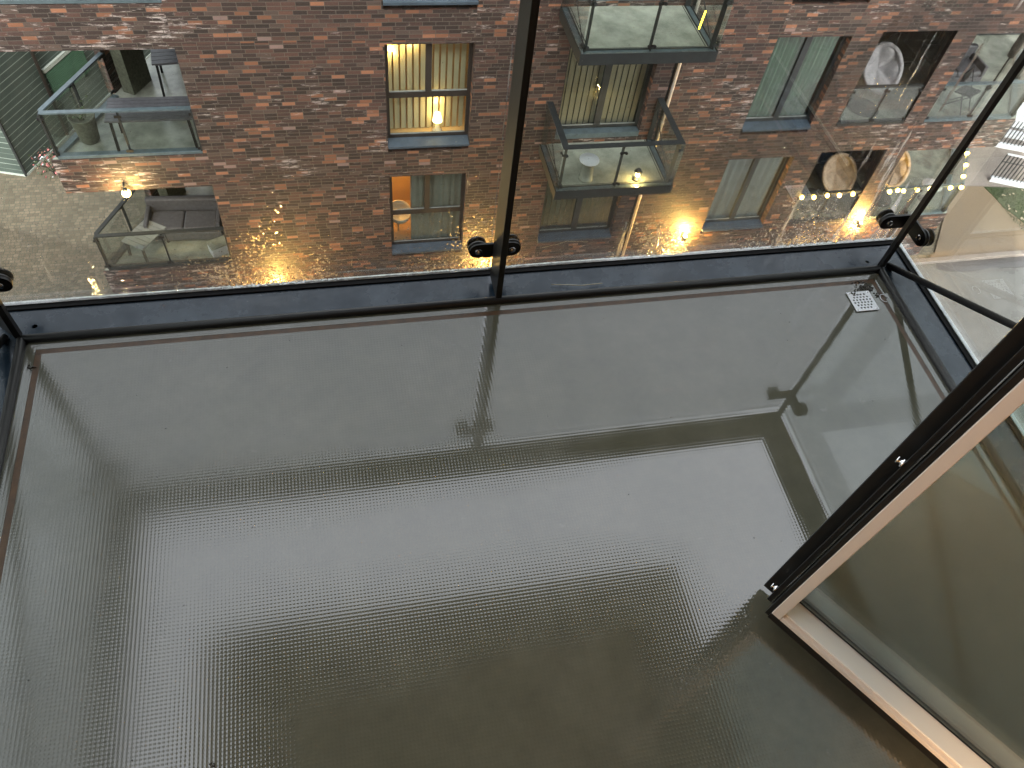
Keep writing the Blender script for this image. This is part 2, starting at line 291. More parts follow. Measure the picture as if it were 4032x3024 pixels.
# ------------------------------------------------------------------ mesh helpers
def tag(o, label=None, cat=None, group=None, kind=None):
    for k, v in (('label', label), ('category', cat), ('group', group), ('kind', kind)):
        if v: o[k] = v
    return o
def empty(name, loc=(0, 0, 0), rz=0, label=None, cat=None, group=None):
    o = bpy.data.objects.new(name, None); COL.objects.link(o); o.location = loc; o.rotation_euler = (0, 0, rz); o.empty_display_size = .2
    return tag(o, label, cat, group)
class MB:
    def __init__(s): s.bm = bmesh.new()
    def poly(s, pts):
        vs = [s.bm.verts.new(p) for p in pts]; return s.bm.faces.new(vs)
    def box(s, x0, y0, z0, x1, y1, z1, rz=0, org=None, bev=0):
        bm = s.bm; g = bmesh.ops.create_cube(bm, size=1)['verts']
        c = Vector(((x0 + x1) / 2, (y0 + y1) / 2, (z0 + z1) / 2))
        for v in g: v.co = Vector((v.co.x * (x1 - x0), v.co.y * (y1 - y0), v.co.z * (z1 - z0))) + c
        if bev:
            es = set(e for v in g for e in v.link_edges)
            r = bmesh.ops.bevel(bm, geom=list(es), offset=bev, segments=2, affect='EDGES', profile=.5)
            g = list(set(v for f in r['faces'] for v in f.verts) | set(v for v in g if v.is_valid))
        if rz:
            bmesh.ops.rotate(bm, verts=g, cent=Vector(org or c), matrix=Matrix.Rotation(rz, 3, 'Z'))
        return s
    def bar(s, a, b, wx, wy, up=(0, 0, 1), bev=0):      # rectangular bar from a to b
        a = Vector(a); b = Vector(b); d = (b - a); ln = d.length; d.normalize(); up = Vector(up)
        if abs(d.dot(up)) > .99: up = Vector((0, 1, 0))
        x = d.cross(up).normalized(); y = x.cross(d)
        g = bmesh.ops.create_cube(s.bm, size=1)['verts']
        if bev:
            for v in g: v.co = Vector((v.co.x * wx, v.co.y * wy, v.co.z * ln))
            es = set(e for v in g for e in v.link_edges)
            r = bmesh.ops.bevel(s.bm, geom=list(es), offset=bev, segments=2, affect='EDGES')
            g = list(set(v for f in r['faces'] for v in f.verts) | set(v for v in g if v.is_valid))
        for v in g:
            q = v.co if bev else Vector((v.co.x * wx, v.co.y * wy, v.co.z * ln))
            v.co = (a + b) / 2 + x * q.x + y * q.y + d * q.z
        return s
    def tube(s, pts, r, n=12, r2=None):
        pts = [Vector(p) for p in pts]; rings = []
        for i, p in enumerate(pts):
            d = (pts[min(i + 1, len(pts) - 1)] - pts[max(i - 1, 0)]).normalized()
            up = Vector((0, 0, 1)) if abs(d.z) < .95 else Vector((1, 0, 0))
            x = d.cross(up).normalized(); y = x.cross(d)
            rr = r if r2 is None else r + (r2 - r) * i / (len(pts) - 1)
            rings.append([s.bm.verts.new(p + (x * math.cos(t) + y * math.sin(t)) * rr) for t in [2 * math.pi * k / n for k in range(n)]])
        for a, b in zip(rings, rings[1:]):
            for k in range(n): f = s.bm.faces.new((a[k], a[(k + 1) % n], b[(k + 1) % n], b[k])); f.smooth = True
        s.bm.faces.new(rings[0][::-1]); s.bm.faces.new(rings[-1]); return s
    def cyl(s, c, r, h, ax=(0, 0, 1), n=20, r2=None):
        c = Vector(c); ax = Vector(ax).normalized(); return s.tube([c, c + ax * h], r, n, r2)
    def lathe(s, c, prof, n=24, ax=None):     # prof: (r,z)
        rings = []; R = Matrix.Identity(3)
        if ax is not None: R = Vector((0, 0, 1)).rotation_difference(Vector(ax)).to_matrix()
        for r, z in prof:
            rings.append([s.bm.verts.new(Vector(c) + R @ Vector((r * math.cos(t), r * math.sin(t), z))) for t in [2 * math.pi * k / n for k in range(n)]])
        for a, b in zip(rings, rings[1:]):
            for k in range(n): f = s.bm.faces.new((a[k], a[(k + 1) % n], b[(k + 1) % n], b[k])); f.smooth = True
        if prof[0][0] > 1e-4: s.bm.faces.new(rings[0][::-1])
        if prof[-1][0] > 1e-4: s.bm.faces.new(rings[-1])
        return s
    def ball(s, c, r, sub=2, sc=(1, 1, 1)):
        g = bmesh.ops.create_icosphere(s.bm, subdivisions=sub, radius=r)['verts']
        for v in g:
            v.co = Vector((v.co.x * sc[0], v.co.y * sc[1], v.co.z * sc[2])) + Vector(c)
            for f in v.link_faces: f.smooth = True
        return s
    def prism(s, pts, z0, z1):
        n = len(pts); a = [s.bm.verts.new((x, y, z0)) for x, y in pts]; b = [s.bm.verts.new((x, y, z1)) for x, y in pts]
        s.bm.faces.new(a[::-1]); s.bm.faces.new(b)
        for k in range(n): s.bm.faces.new((a[k], a[(k + 1) % n], b[(k + 1) % n], b[k]))
        return s
    def holed(s, outer, holes, z, th):        # horizontal plate with round holes
        bm = s.bm; es = []
        def loop(pts):
            vs = [bm.verts.new((x, y, z)) for x, y in pts]
            for i in range(len(vs)): es.append(bm.edges.new((vs[i], vs[(i + 1) % len(vs)])))
        loop(outer)
        for cx, cy, r in holes: loop([(cx + r * math.cos(t), cy + r * math.sin(t)) for t in [2 * math.pi * k / 12 for k in range(12)]])
        f = [g for g in bmesh.ops.triangle_fill(bm, use_beauty=True, use_dissolve=False, edges=es)['geom'] if isinstance(g, bmesh.types.BMFace)]
        for q in f:
            q.normal_update()
            if q.normal.z < 0: q.normal_flip()
        r = bmesh.ops.extrude_face_region(bm, geom=f)
        for v in [g for g in r['geom'] if isinstance(g, bmesh.types.BMVert)]: v.co.z -= th
        return s
    def build(s, name, mat, parent=None, recalc=True, loc=None):
        bm = s.bm
        if recalc: bmesh.ops.recalc_face_normals(bm, faces=bm.faces)
        uvl = bm.loops.layers.uv.new('UVMap')
        for f in bm.faces:
            f.normal_update(); n = f.normal
            for l in f.loops:
                p = l.vert.co
                if abs(n.z) > .7: l[uvl].uv = (p.x, p.y)
                else:
                    t = Vector((-n.y, n.x)).normalized() if (abs(n.x) + abs(n.y)) > 1e-6 else Vector((1, 0))
                    l[uvl].uv = (t.x * p.x + t.y * p.y, p.z)
        me = bpy.data.meshes.new(name); bm.to_mesh(me); bm.free()
        me.materials.append(mat if not isinstance(mat, str) else M[mat])
        o = bpy.data.objects.new(name, me); COL.objects.link(o)
        if parent: o.parent = parent
        if loc: o.location = loc
        return o
def light(name, kind, loc, energy, col, size=.05, parent=None, **kw):
    l = bpy.data.lights.new(name, kind); l.energy = energy; l.color = col
    if kind in ('POINT', 'SPOT'): l.shadow_soft_size = size
    for k, v in kw.items(): setattr(l, k, v)
    o = bpy.data.objects.new(name, l); COL.objects.link(o); o.location = loc
    if parent: o.parent = parent
    return o

D = 13.0
def X(u): return u * D
def W(w): return 1.75 - w * D
ZG = 1.75 - 14.7

# ------------------------------------------------------------------ ground
g = MB(); g.poly([(-250, -250, ZG), (250, -250, ZG), (250, 250, ZG), (-250, 250, ZG)]); tag(g.build('ground', 'cobble'), kind='structure')
g = MB(); g.box(7.5, -60, ZG - .3, 120, 12.62, ZG + .004); tag(g.build('road', 'road'), kind='structure')
g = MB(); g.prism([(16.1, 12.625), (16.0, 12.42), (16.35, 12.28), (17.0, 12.22), (17.7, 12.3), (18.6, 12.22), (22, 12.2), (22, 12.625)], ZG - .1, ZG + .009); tag(g.build('road_patch', 'road_patch'), kind='structure')
g = MB(); g.box(14.6, 12.63, ZG - .1, 40, 12.78, ZG + .10, bev=.01); tag(g.build('kerb', 'slabs'), kind='structure')
g = MB(); g.prism([(15.9, 12.785), (30, 12.785), (19.86, 13.6), (19.55, 14.6), (19.36, 15.53), (18.45, 15.62), (17.2, 14.2), (16.25, 13.0)], ZG - .1, ZG + .05); tag(g.build('path', 'path'), kind='structure')
g = MB(); g.prism([(17.2, 14.2), (18.45, 15.62), (19.4, 15.55), (30, 14.2), (40, 30), (19, 30), (18.9, 17.0)], ZG - .1, ZG + .058); tag(g.build('pavement', 'slabs'), kind='structure')
g = MB(); g.prism([(19.86, 13.6), (30, 12.785), (30, 14.1), (19.4, 15.5), (19.5, 14.6)], ZG - .1, ZG + .064)
tag(g.build('lawn', 'grass'), kind='structure')
g = MB()
for i in range(5200):
    a, b = random.random(), random.random()
    x = 19.45 + a * 6; y0 = 15.45 - (x - 19.45) * .13; y1 = 13.55 - max(0, x - 19.86) * .08
    y = y1 + (y0 - y1) * b
    t = random.random() * 6.3; h = .03 + .05 * random.random(); dx, dy = math.cos(t) * .012, math.sin(t) * .012
    g.poly([(x - dx, y - dy, ZG + .06), (x + dx, y + dy, ZG + .06), (x + random.uniform(-.03, .03), y + random.uniform(-.03, .03), ZG + .06 + h)])
tag(g.build('grass', 'leaf', recalc=False), 'short green grass of the lawn beside the sandy path', 'grass', kind='stuff')
g = MB()
for i in range(70):
    x = random.uniform(19.5, 22.5); y = random.uniform(13.5, 15.3); t = random.random() * 6
    g.box(x - .03, y - .018, ZG + .11, x + .03, y + .018, ZG + .114, rz=t)
tag(g.build('fallen_leaves', 'slat_tan'), 'pale fallen leaves scattered on the green lawn', 'leaves', kind='stuff')

# ------------------------------------------------------------------ opposite apartment building
bld = empty('apartment_building', (5, 13, ZG), 0, 'long dark red brick apartment block across the street with lit windows and corner loggias', 'apartment block')
INV = Matrix.Translation((-5, -13, -ZG))
def part(mb, name, mat, parent=bld, label=None):
    o = mb.build(name, mat, None); o.parent = parent
    if parent == bld: o.matrix_parent_inverse = INV
    if label: o['label'] = label
    return o
ROWS = (-2, -1, 0, 1)
TOPZ = W(.617 - .228 * 3 + .17)
zh = lambda k: W(.617 + .228 * k)
zf = lambda k: W(.785 + .228 * k)
XL, XR = X(-.191), X(1.016)
holes = []
for k in ROWS:
    holes += [(X(.079), W(.796 + .228 * k), X(.205), zh(k)), (X(.668), W(.793 + .228 * k), X(.794), zh(k)), (X(.344), zf(k), X(.485), zh(k)), (X(.844), zf(k), X(.977), W(.611 + .228 * k))]
xs = sorted(set([XL, XR] + [h[0] for h in holes] + [h[2] for h in holes])); zs = sorted(set([ZG, TOPZ] + [h[1] for h in holes] + [h[3] for h in holes]))
wl = MB()
for i in range(len(xs) - 1):
    for j in range(len(zs) - 1):
        cx, cz = (xs[i] + xs[i + 1]) / 2, (zs[j] + zs[j + 1]) / 2
        if any(h[0] < cx < h[2] and h[1] < cz < h[3] for h in holes): continue
        wl.poly([(xs[i], D, zs[j]), (xs[i + 1], D, zs[j]), (xs[i + 1], D, zs[j + 1]), (xs[i], D, zs[j + 1])])
for (x0, z0, x1, z1) in holes:
    if x0 > X(.82):
        bl, br = (x0 + .25, 15.25), (14.57, 15.25)
        wl.poly([(x0, D, z0), (*bl, z0), (*bl, z1), (x0, D, z1)][::-1]); wl.poly([(x1, D, z0), (*br, z0), (*br, z1), (x1, D, z1)])
        wl.poly([(x0, D, z1), (x1, D, z1), (*br, z1), (*bl, z1)]); wl.poly([(x0, D, z0), (x1, D, z0), (*br, z0), (*bl, z0)][::-1])
        wl.poly([(*bl, z1 - .25), (*br, z1 - .25), (*br, z1), (*bl, z1)])
        continue
    dp = .3
    y1 = D + dp
    wl.poly([(x0, D, z0), (x0, y1, z0), (x0, y1, z1), (x0, D, z1)][::-1]); wl.poly([(x1, D, z0), (x1, y1, z0), (x1, y1, z1), (x1, D, z1)])
    wl.poly([(x0, D, z1), (x1, D, z1), (x1, y1, z1), (x0, y1, z1)]); wl.poly([(x0, D, z0), (x1, D, z0), (x1, y1, z0), (x0, y1, z0)][::-1])
YB = 17.0
LB = (X(-.397) + .42 / .907 * 4, YB)                     # back left of the loggia
RB = (X(1.208) + .58 / .81 * 3.5, 16.5)
bk1 = (LB[0] + .42 / .907 * 7, 24); bk2 = (RB[0] + .58 / .81 * 7.5, 24)
ring = [(XL, D), (XL, YB), LB, bk1, bk2, RB, (16.1, 16.5), (XR, D)]
for a, b in zip(ring, ring[1:]):
    wl.poly([(*a, ZG), (*b, ZG), (*b, TOPZ), (*a, TOPZ)])
part(wl, 'wall', 'brick')
wl.bm = None
g = MB(); g.prism([(X(-.397), D), (XL, D), (XR, D), (X(1.208), D), RB, bk2, bk1, LB], TOPZ, TOPZ + .35); part(g, 'roof', 'frame_dark')
# loggia floor slabs with brick fronts
for k in (-3,) + ROWS:
    z1 = zf(k); z0 = W(.845 + .228 * k)
    if k == 1: z0 = ZG
    for nm, pl in (('L', [(X(-.397), D - .001), (XL, D - .001), (XL, YB), LB]), ('R', [(XR, D - .001), (X(1.208), D - .001), RB, (16.1, 16.5)])):
        g = MB(); g.prism(pl, z0, z1); part(g, 'floor_slab', 'brick_band')
        c = Vector((sum(p[0] for p in pl) / 4, sum(p[1] for p in pl) / 4))
        g = MB(); g.prism([tuple(c + (Vector(p) - c) * .985) for p in pl], z1, z1 + .012); part(g, 'loggia_floor', 'concrete')
    if k in ROWS:
        g = MB(); g.prism([(X(.844) + .01, D + .02), (X(.977) - .01, D + .02), (14.54, 15.18), (X(.844) + .27, 15.18)], z1 + .001, z1 + .013); part(g, 'loggia_floor', 'concrete')

def curtain(mb, x0, x1, y, z0, z1, pitch, amp):
    n = max(4, int((x1 - x0) / pitch * 6)); rows = []
    for z in (z0, z1): rows.append([mb.bm.verts.new((x0 + (x1 - x0) * i / n, y + amp * math.sin(i / 6 * 2 * math.pi) + amp * .4 * math.sin(i * 1.7), z)) for i in range(n + 1)])
    for i in range(n): f = mb.bm.faces.new((rows[0][i], rows[0][i + 1], rows[1][i + 1], rows[1][i])); f.smooth = True
def slats(mb, x0, x1, y, z0, z1, pitch, wd, ang):
    x = x0 + wd / 2
    while x < x1 - wd / 2:
        c, s_ = math.cos(ang) * wd / 2, math.sin(ang) * wd / 2
        mb.poly([(x - c, y - s_, z0), (x + c, y + s_, z0), (x + c, y + s_, z1), (x - c, y - s_, z1)]); x += pitch
def room(x0, x1, z0, z1, mat, y0=D + .3, dep=1.3):
    g = MB(); y1 = y0 + dep; a, b = x0 - .25, x1 + .25; c, d = z0, z1 + .1
    g.poly([(a, y1, c), (b, y1, c), (b, y1, d), (a, y1, d)]); g.poly([(a, y0, c), (a, y1, c), (a, y1, d), (a, y0, d)]); g.poly([(b, y0, c), (b, y1, c), (b, y1, d), (b, y0, d)])
    g.poly([(a, y0, c), (b, y0, c), (b, y1, c), (a, y1, c)]); g.poly([(a, y0, d), (b, y0, d), (b, y1, d), (a, y1, d)])
    part(g, 'room', mat)
def window(x0, x1, z0, z1, y, transom=None, sill=True, fm='wframe', fw=.07, mw=.115, pane='glass_window', mull=True):
    g = MB(); t = .06
    g.box(x0, y, z0, x0 + fw, y + t, z1); g.box(x1 - fw, y, z0, x1, y + t, z1); g.box(x0 + fw, y, z1 - fw, x1 - fw, y + t, z1); g.box(x0 + fw, y, z0, x1 - fw, y + t, z0 + fw)
    cx = (x0 + x1) / 2; zt = transom if transom else z0 + fw
    if transom: g.box(x0 + fw, y - .004, transom - .06, x1 - fw, y + t - .004, transom + .06)
    if mull: g.box(cx - mw / 2, y - .002, (transom + .06) if transom else z0 + fw, cx + mw / 2, y + t - .002, z1 - fw)
    fr = part(g, 'window', fm)
    g = MB(); g.box(x0 + fw * .7, y + .024, z0 + fw * .7, x1 - fw * .7, y + .034, z1 - fw * .7); part(g, 'pane', pane, fr)
    bb = [(x0 + fw, x1 - fw, z0 + fw)]
    if transom: bb += [(x0 + fw, cx - mw / 2, transom + .06), (cx + mw / 2, x1 - fw, transom + .06)]
    for p_, q_, r_ in bb:                                  # pale glazing beads along the foot of each pane
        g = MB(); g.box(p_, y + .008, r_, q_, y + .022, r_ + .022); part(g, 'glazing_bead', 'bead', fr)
    if sill:
        g = MB(); a = MB()
        zb = z0
        g.prism([(x0 + .003, D - .07), (x1 - .003, D - .07), (x1 - .003, y + .02), (x0 + .003, y + .02)], zb - .10, zb - .004)
        for v in g.bm.verts:
            if v.co.y < D and v.co.z > zb - .05: v.co.z -= .05
        part(g, 'sill', 'sill', fr)
    return fr
def lampbulb(name, loc, r, mat, parent): 
    g = MB(); g.ball(loc, r, 2); return part(g, name, mat, parent)

for k in ROWS:
    z1 = zh(k)
    # column A : window with transom
    x0, x1 = X(.079), X(.205); zb = W(.779 + .228 * k)
    fr = window(x0, x1, zb, z1, D + .16, transom=W(.7045 + .228 * k))
    if k == 1:
        room(x0, x1, zb, z1, 'interior_warm')
        g = MB(); curtain(g, x0 + .47, x1 - .05, D + .27, zb, z1, .14, .014); part(g, 'curtain', 'curtain_grey', fr)
        light('room_light', 'POINT', (x0 + .1, D + 1.1, z1 - .5), 26, (1, .5, .14), .15)
    else:
        room(x0, x1, zb, z1, 'interior_warm' if k == 0 else 'interior')
        g = MB(); slats(g, x0 + .06, x1 - .05, D + .42, zb + .02, z1 + .05, .128, .098, .18)
        part(g, 'blind', 'slat_cream' if k == 0 else 'curtain_grey', fr)
    # column B : balcony door
    x0, x1 = X(.344), X(.485); zb = zf(k)
    fr = window(x0, x1, zb + .12 if k < 1 else W(1.003), z1, D + .16, sill=(k == 1), fm='wframe_grey', mw=.14)
    if k < 1:
        g = MB(); g.box(x0 + .003, D - .02, zb + .002, x1 - .003, D + .17, zb + .115); part(g, 'threshold', 'rail_blue', fr)
    room(x0, x1, zb, z1, 'interior')
    g = MB(); slats(g, x0 + .04, x1 - .02, D + .30, zb + .12, z1, .125, .112 if k < 1 else .12, .15); part(g, 'blind', 'slat_tan' if k < 1 else 'curtain_dark', fr)
    # column C
    x0, x1 = X(.668), X(.794); zb = W(.776 + .228 * k)
    fr = window(x0, x1, zb, z1, D + .16, fm='wframe_grey', mw=.13)
    room(x0, x1, zb, z1, 'interior')
    g = MB(); curtain(g, x0 + .05, x1 - .05, D + .29, zb, z1, .10 if k < 1 else .19, .034); part(g, 'curtain', 'curtain_green' if k < 1 else 'curtain_grey', fr)
    # column D : loggia back glazing
    x0, x1 = X(.844), X(.977)
    room(x0 + .6, 14.2, zf(k), z1 - .1, 'interior', 15.26, 1.)
    window(x0 + .26, 14.55, zf(k) + .02, z1 - .15, 15.19, sill=False, fm='wframe_grey', fw=.08, mw=.10)
    # back glazing of the two corner loggias
    window(XL - .78, XL - .02, zf(k) + .02, W(.615 + .228 * k) - .02, YB - .07, sill=False, fm='wframe_grey', mull=False)
    fr = window(16.15, 18.1, zf(k) + .02, W(.615 + .228 * k) - .02, 16.5 - .07, sill=False, fm='wframe_grey')
    # pier on the slanted side of the left loggia
    a = math.atan2(.907, .42)
    g = MB(); g.box(-4.32 - .02, 15.05 - .12, zf(k) + .01, -4.32 + .30, 15.05 + .02, W(.617 + .228 * k), rz=a, org=(-4.32, 15.05, 0)); part(g, 'pier', 'brick')
    g = MB(); g.box(-4.02 - .03, 15.05 - .22, zf(k) + .012, -4.02 + .55, 15.05 + .03, W(.617 + .228 * k), rz=a - .1, org=(-4.02, 15.05, 0)); part(g, 'storage_cupboard', 'terracotta')
# zinc pipe
g = MB(); g.tube([(X(.520), D - .035, TOPZ), (X(.520), D - .035, ZG + .1)], .032, 10)
for z in range(0, 14, 2): g.cyl((X(.520), D - .035, ZG + .8 + z), .04, .05)
tag(g.build('downpipe', 'pipe'), 'thin pale zinc downpipe running down the dark red brick wall behind the two hanging balconies', 'downpipe')
# expansion joint beside it
g = MB(); g.box(X(.5135), D - .004, ZG, X(.5165), D - .001, TOPZ); part(g, 'expansion_joint', 'rubber')

# ------------------------------------------------------------------ balcony builder (local: y outward, z up, floor at 0)
def clamp(parent, px, py, pz, nx, ny, bolts, sides=(1, -1), detail=True, span=.055, g=None):
    """stadium clamp; (nx,ny) unit vector along the glass; glass normal is perpendicular"""
    ox, oy = -ny, nx
    g = g or MB(); r = .0265
    def stad(off, rr, th, half):
        pts = []
        n = 10 if detail else 5
        for i in range(n + 1):
            a = -math.pi / 2 + math.pi * i / n; pts.append((half + r * math.cos(a), r * math.sin(a)))
        for i in range(n + 1):
            a = math.pi / 2 + math.pi * i / n; pts.append((-half + r * math.cos(a), r * math.sin(a)))
        A = [g.bm.verts.new((px + nx * u + ox * off, py + ny * u + oy * off, pz + v)) for u, v in pts]
        B = [g.bm.verts.new((px + nx * u + ox * (off + th), py + ny * u + oy * (off + th), pz + v)) for u, v in pts]
        g.bm.faces.new(A); g.bm.faces.new(B[::-1])
        for i in range(len(A)): g.bm.faces.new((A[i], A[(i + 1) % len(A)], B[(i + 1) % len(A)], B[i]))
    return g, stad
def add_clamp(parent, px, py, pz, nx, ny, detail=True, half=.046, one=None):
    # plate on the room side of the glass, rubber disc + outer disc on each end
    g, stad = clamp(parent, px, py, pz, nx, ny, 2, detail=detail)
    stad(-.022, .029, .007, half)
    ends = (-1, 1) if one is None else (one,)
    for e in ends:
        cx, cy = px + nx * e * half, py + ny * e * half
        ox, oy = -ny, nx
        g.cyl((cx + ox * -.0145, cy + oy * -.0145, pz), .0285, .0075, (ox, oy, 0), 20 if detail else 8); g.cyl((cx + ox * .0065, cy + oy * .0065, pz), .0285, .006, (ox, oy, 0), 20 if detail else 8)
    o = g.build('glass_clamp', 'frame_black', parent)
    for e in ends:
        b = MB(); cx, cy = px + nx * e * half, py + ny * e * half; ox, oy = -ny, nx
        b.lathe((cx - ox * .0222, cy - oy * .0222, pz), [(.0115, .0), (.011, .004), (.0075, .0075), (.0001, .009)], 14 if detail else 6, (-ox, -oy, 0))
        b.build('bolt', 'chrome' if not detail else M['bolt'], o)
    return o
M['bolt'] = plain('black nickel bolt', (.30, .29, .28), .12, 1, .1)
def balcony(root, x0, x1, yw, yi, h, near=True, rail='frame_black', base='ledge', fl='floor', slab=.2, posts=(.5,), glass='glass', brace=True):
    """x0..x1, yw..yi: inner size of the floor; a rim .13 wide runs outside it"""
    R = .135; xo0, xo1, yo = x0 - R, x1 + R, yi + R
    # floor
    gi = .035
    g = MB(); g.box(x0 + gi + .016, yw, -.04, x1 - gi - .016, yi - gi - .016, 0, bev=.0)
    g.build('floor', fl, root)
    g = MB(); g.box(x0, yi - gi, -.05, x1, yi, .0); g.box(x0, yw, -.05, x0 + gi, yi - gi, 0); g.box(x1 - gi, yw, -.05, x1, yi - gi, 0)
    g.build('floor_border', fl, root)
    g = MB(); g.box(x0 + gi + .0002, yi - gi - .0158, -.05, x1 - gi - .0002, yi - gi - .0002, -.0006); g.box(x0 + gi + .0002, yw, -.05, x0 + gi + .0158, yi - gi - .016, -.0006); g.box(x1 - gi - .0158, yw, -.05, x1 - gi - .0002, yi - gi - .016, -.0006)
    g.build('seam', 'red_brown' if near else 'rubber', root)
    # slab box
    g = MB(); g.box(xo0 + .004, yw, -slab, xo1 - .004, yo - .004, -.052); g.build('slab', 'frame_dark' if not near else 'soffit', root)
    # tube chord
    g = MB(); r = .0125; c = .004
    g.tube([(x0 - .002, yw, c), (x0 - .002, yi + .002, c)], r); g.tube([(x1 + .002, yw, c), (x1 + .002, yi + .002, c)], r); g.tube([(x0 - .008, yi + .001, c), (x1 + .008, yi + .001, c)], r)
    g.build('bottom_chord', rail, root)
    # ledge (front, sides), with weep holes
    e = .112
    g = MB()
    if near:
        g.holed([(x0 + .012, yi + .008), (x1 - .012, yi + .008), (x1 + e, yi + e), (x0 - e, yi + e)], [(x0 + .018, yi + .052, .0075), (x1 - .016, yi + .044, .0065)], -.006, .006)
    else: g.prism([(x0 + .012, yi + .008), (x1 - .012, yi + .008), (x1 + e, yi + e), (x0 - e, yi + e)], -.03, -.006)
    g.prism([(x1 + .004, yw), (x1 + e, yw), (x1 + e, yi + e - .001), (x1 + .004, yi - .003)], -.012, -.0065)
    g.prism([(x0 - .004, yw), (x0 - .004, yi - .003), (x0 - e, yi + e - .001), (x0 - e, yw)], -.012, -.0065)
    g.build('ledge', base, root)
    g = MB()
    f_ = R - .0055
    g.box(x0 - f_, yi + e + .001, -.05, x1 + f_, yi + f_, -.001); g.box(x1 + e + .001, yw, -.05, x1 + f_, yi + e, -.001); g.box(x0 - f_, yw, -.05, x0 - e - .001, yi + e, -.001)
    g.build('gasket', 'rubber', root)
    g = MB(); q = R - .005
    g.box(x0 - R, yi + q, -slab, x1 + R, yi + R, .008); g.box(x1 + q, yw, -slab, x1 + R, yi + q - .001, .008); g.box(x0 - R, yw, -slab, x0 - q, yi + q - .001, .008)
    g.build('fascia', 'edge_light' if near else rail, root)
    # posts
    yg = yi + .122                                         # glass centre plane
    pm = [x0 + (x1 - x0) * p for p in posts]
    for px in pm:
        g = MB(); g.box(px - .009, yi + .0, .012, px + .009, yi + .095, h - .012, bev=.0015 if near else 0); g.build('post', rail, root)
    for sx, s_ in ((x0, -1), (x1, 1)):
        g = MB(); g.bar((sx + s_ * .008, yi + .008, .012), (sx + s_ * .008, yi + .008, h - .012), .016, .016)
        g.bar((sx + s_ * .038, yi + .038, .0), (sx + s_ * .038, yi + .038, h - .012), .014, .075, up=(s_, 1, 0))
        o = g.build('post', rail, root)
    for sx, s_ in ((x0, -1), (x1, 1)):
        g = MB(); g.box(min(sx, sx + s_ * .1), yw + .02, .012, max(sx, sx + s_ * .1), yw + .036, h - .012); g.build('post', rail, root)
    # top rail
    g = MB(); a, b = -.010, .118
    g.prism([(x0 + .012, yi + a), (x1 - .012, yi + a), (x1 + b, yi + b), (x0 - b, yi + b)], h - .012, h)
    g.prism([(x1 + a, yw), (x1 + b, yw), (x1 + b, yi + b - .001), (x1 + a, yi + a - .001)], h - .0115, h - .0005)
    g.prism([(x0 - a, yw), (x0 - a, yi + a - .001), (x0 - b, yi + b - .001), (x0 - b, yw)], h - .0115, h - .0005)
    g.build('top_rail', rail, root)
    # glass
    gt = .006; seg = [x0 - .118] + pm + [x1 + .118]
    for a, b in zip(seg, seg[1:]):
        g = MB(); g.box(a + .008, yg - gt, .015, b - .008, yg + gt, h - .03); o = g.build('glass_panel', glass, root)
    for gx in (x0 - .122, x1 + .122):
        g = MB(); g.box(gx - gt, yw + .03, .015, gx + gt, yg - .012, h - .03); g.build('glass_panel', 'glass', root)
    # clamps
    for px in pm:
        for z in (.112, h - .16): add_clamp(root, px, yg - .0, z, 1, 0, near, .050)
    c = yi + .085
    for z in (.112, h - .16):
        for sx, s_ in ((x0, -1), (x1, 1)):
            # angled corner clamp: one arm on each glass
            cx, cy = sx + s_ * .095, yi + .095
            ends = [((sx + s_ * .030, yg), (0, -1)), ((sx + s_ * .122, yi + .025), (-s_, 0))]
            g, st1 = clamp(None, sx + s_ * .062, yg, z, 1, 0, 2, detail=near); st1(-.022, .029, .007, .036)
            g2 = g
            g3, st2 = clamp(None, sx + s_ * .122, yi + .060, z, 0, -s_, 2, detail=near, g=g); st2(-.022, .029, .007, .036)
            for (ex, ey), (nx, ny) in ends:
                g.cyl((ex + nx * .0065, ey + ny * .0065, z), .0285, .008, (nx, ny, 0), 20 if near else 8); g.cyl((ex - nx * .0125, ey - ny * .0125, z), .0285, .006, (nx, ny, 0), 20 if near else 8)
            o = g.build('glass_clamp', rail, root)
            for (ex, ey), (nx, ny) in ends:
                b = MB(); b.lathe((ex + nx * .0222, ey + ny * .0222, z), [(.0115, .0), (.011, .004), (.0075, .0075), (.0001, .009)], 14 if near else 6, (nx, ny, 0))
                b.build('bolt', M['bolt'] if near else 'chrome', o)
    if brace:
        for sx, s_ in ((x0, -1), (x1, 1)):
            g = MB(); g.tube([(sx + s_ * .050, yi + .02, -.004), (sx + s_ * .050, yw + .02, .54 * (yi - yw))], .0105); g.build('tie_rod', rail, root)
# ---- hanging balconies on the opposite facade (turned half round)
bx = (X(.320) + X(.5115)) / 2; hw = (X(.5115) - X(.320)) / 2 - .135
for k in (-2, -1, 0):
    lb = {-2: ('top hanging balcony of the brick wall opposite, above the picture', ),
          -1: ('upper balcony hanging on the brick wall opposite, empty except for a yellow tube', ),
          0: ('lower balcony hanging on the brick wall opposite, holding round table and lantern', )}[k][0]
    if k == -2: continue
    r = empty('hanging_balcony', (bx, D - .001, W(.793 + .228 * k)), math.pi, lb, 'balcony', 'hanging balconies on the brick wall opposite')
    balcony(r, -hw, hw, .01, 1.36, 1.02, near=False, rail='frame_dark', base='rail_blue', fl='concrete', slab=.2)
# yellow glowing tube on upper balcony
g = MB(); g.tube([(6.30, 11.78, W(.545)), (6.345, 11.82, W(.545) + .30)], .014, 10)
tag(g.build('light_tube', 'yellow_strip'), 'short glowing yellow tube leaning at the right glass of the upper hanging balcony', 'light tube')
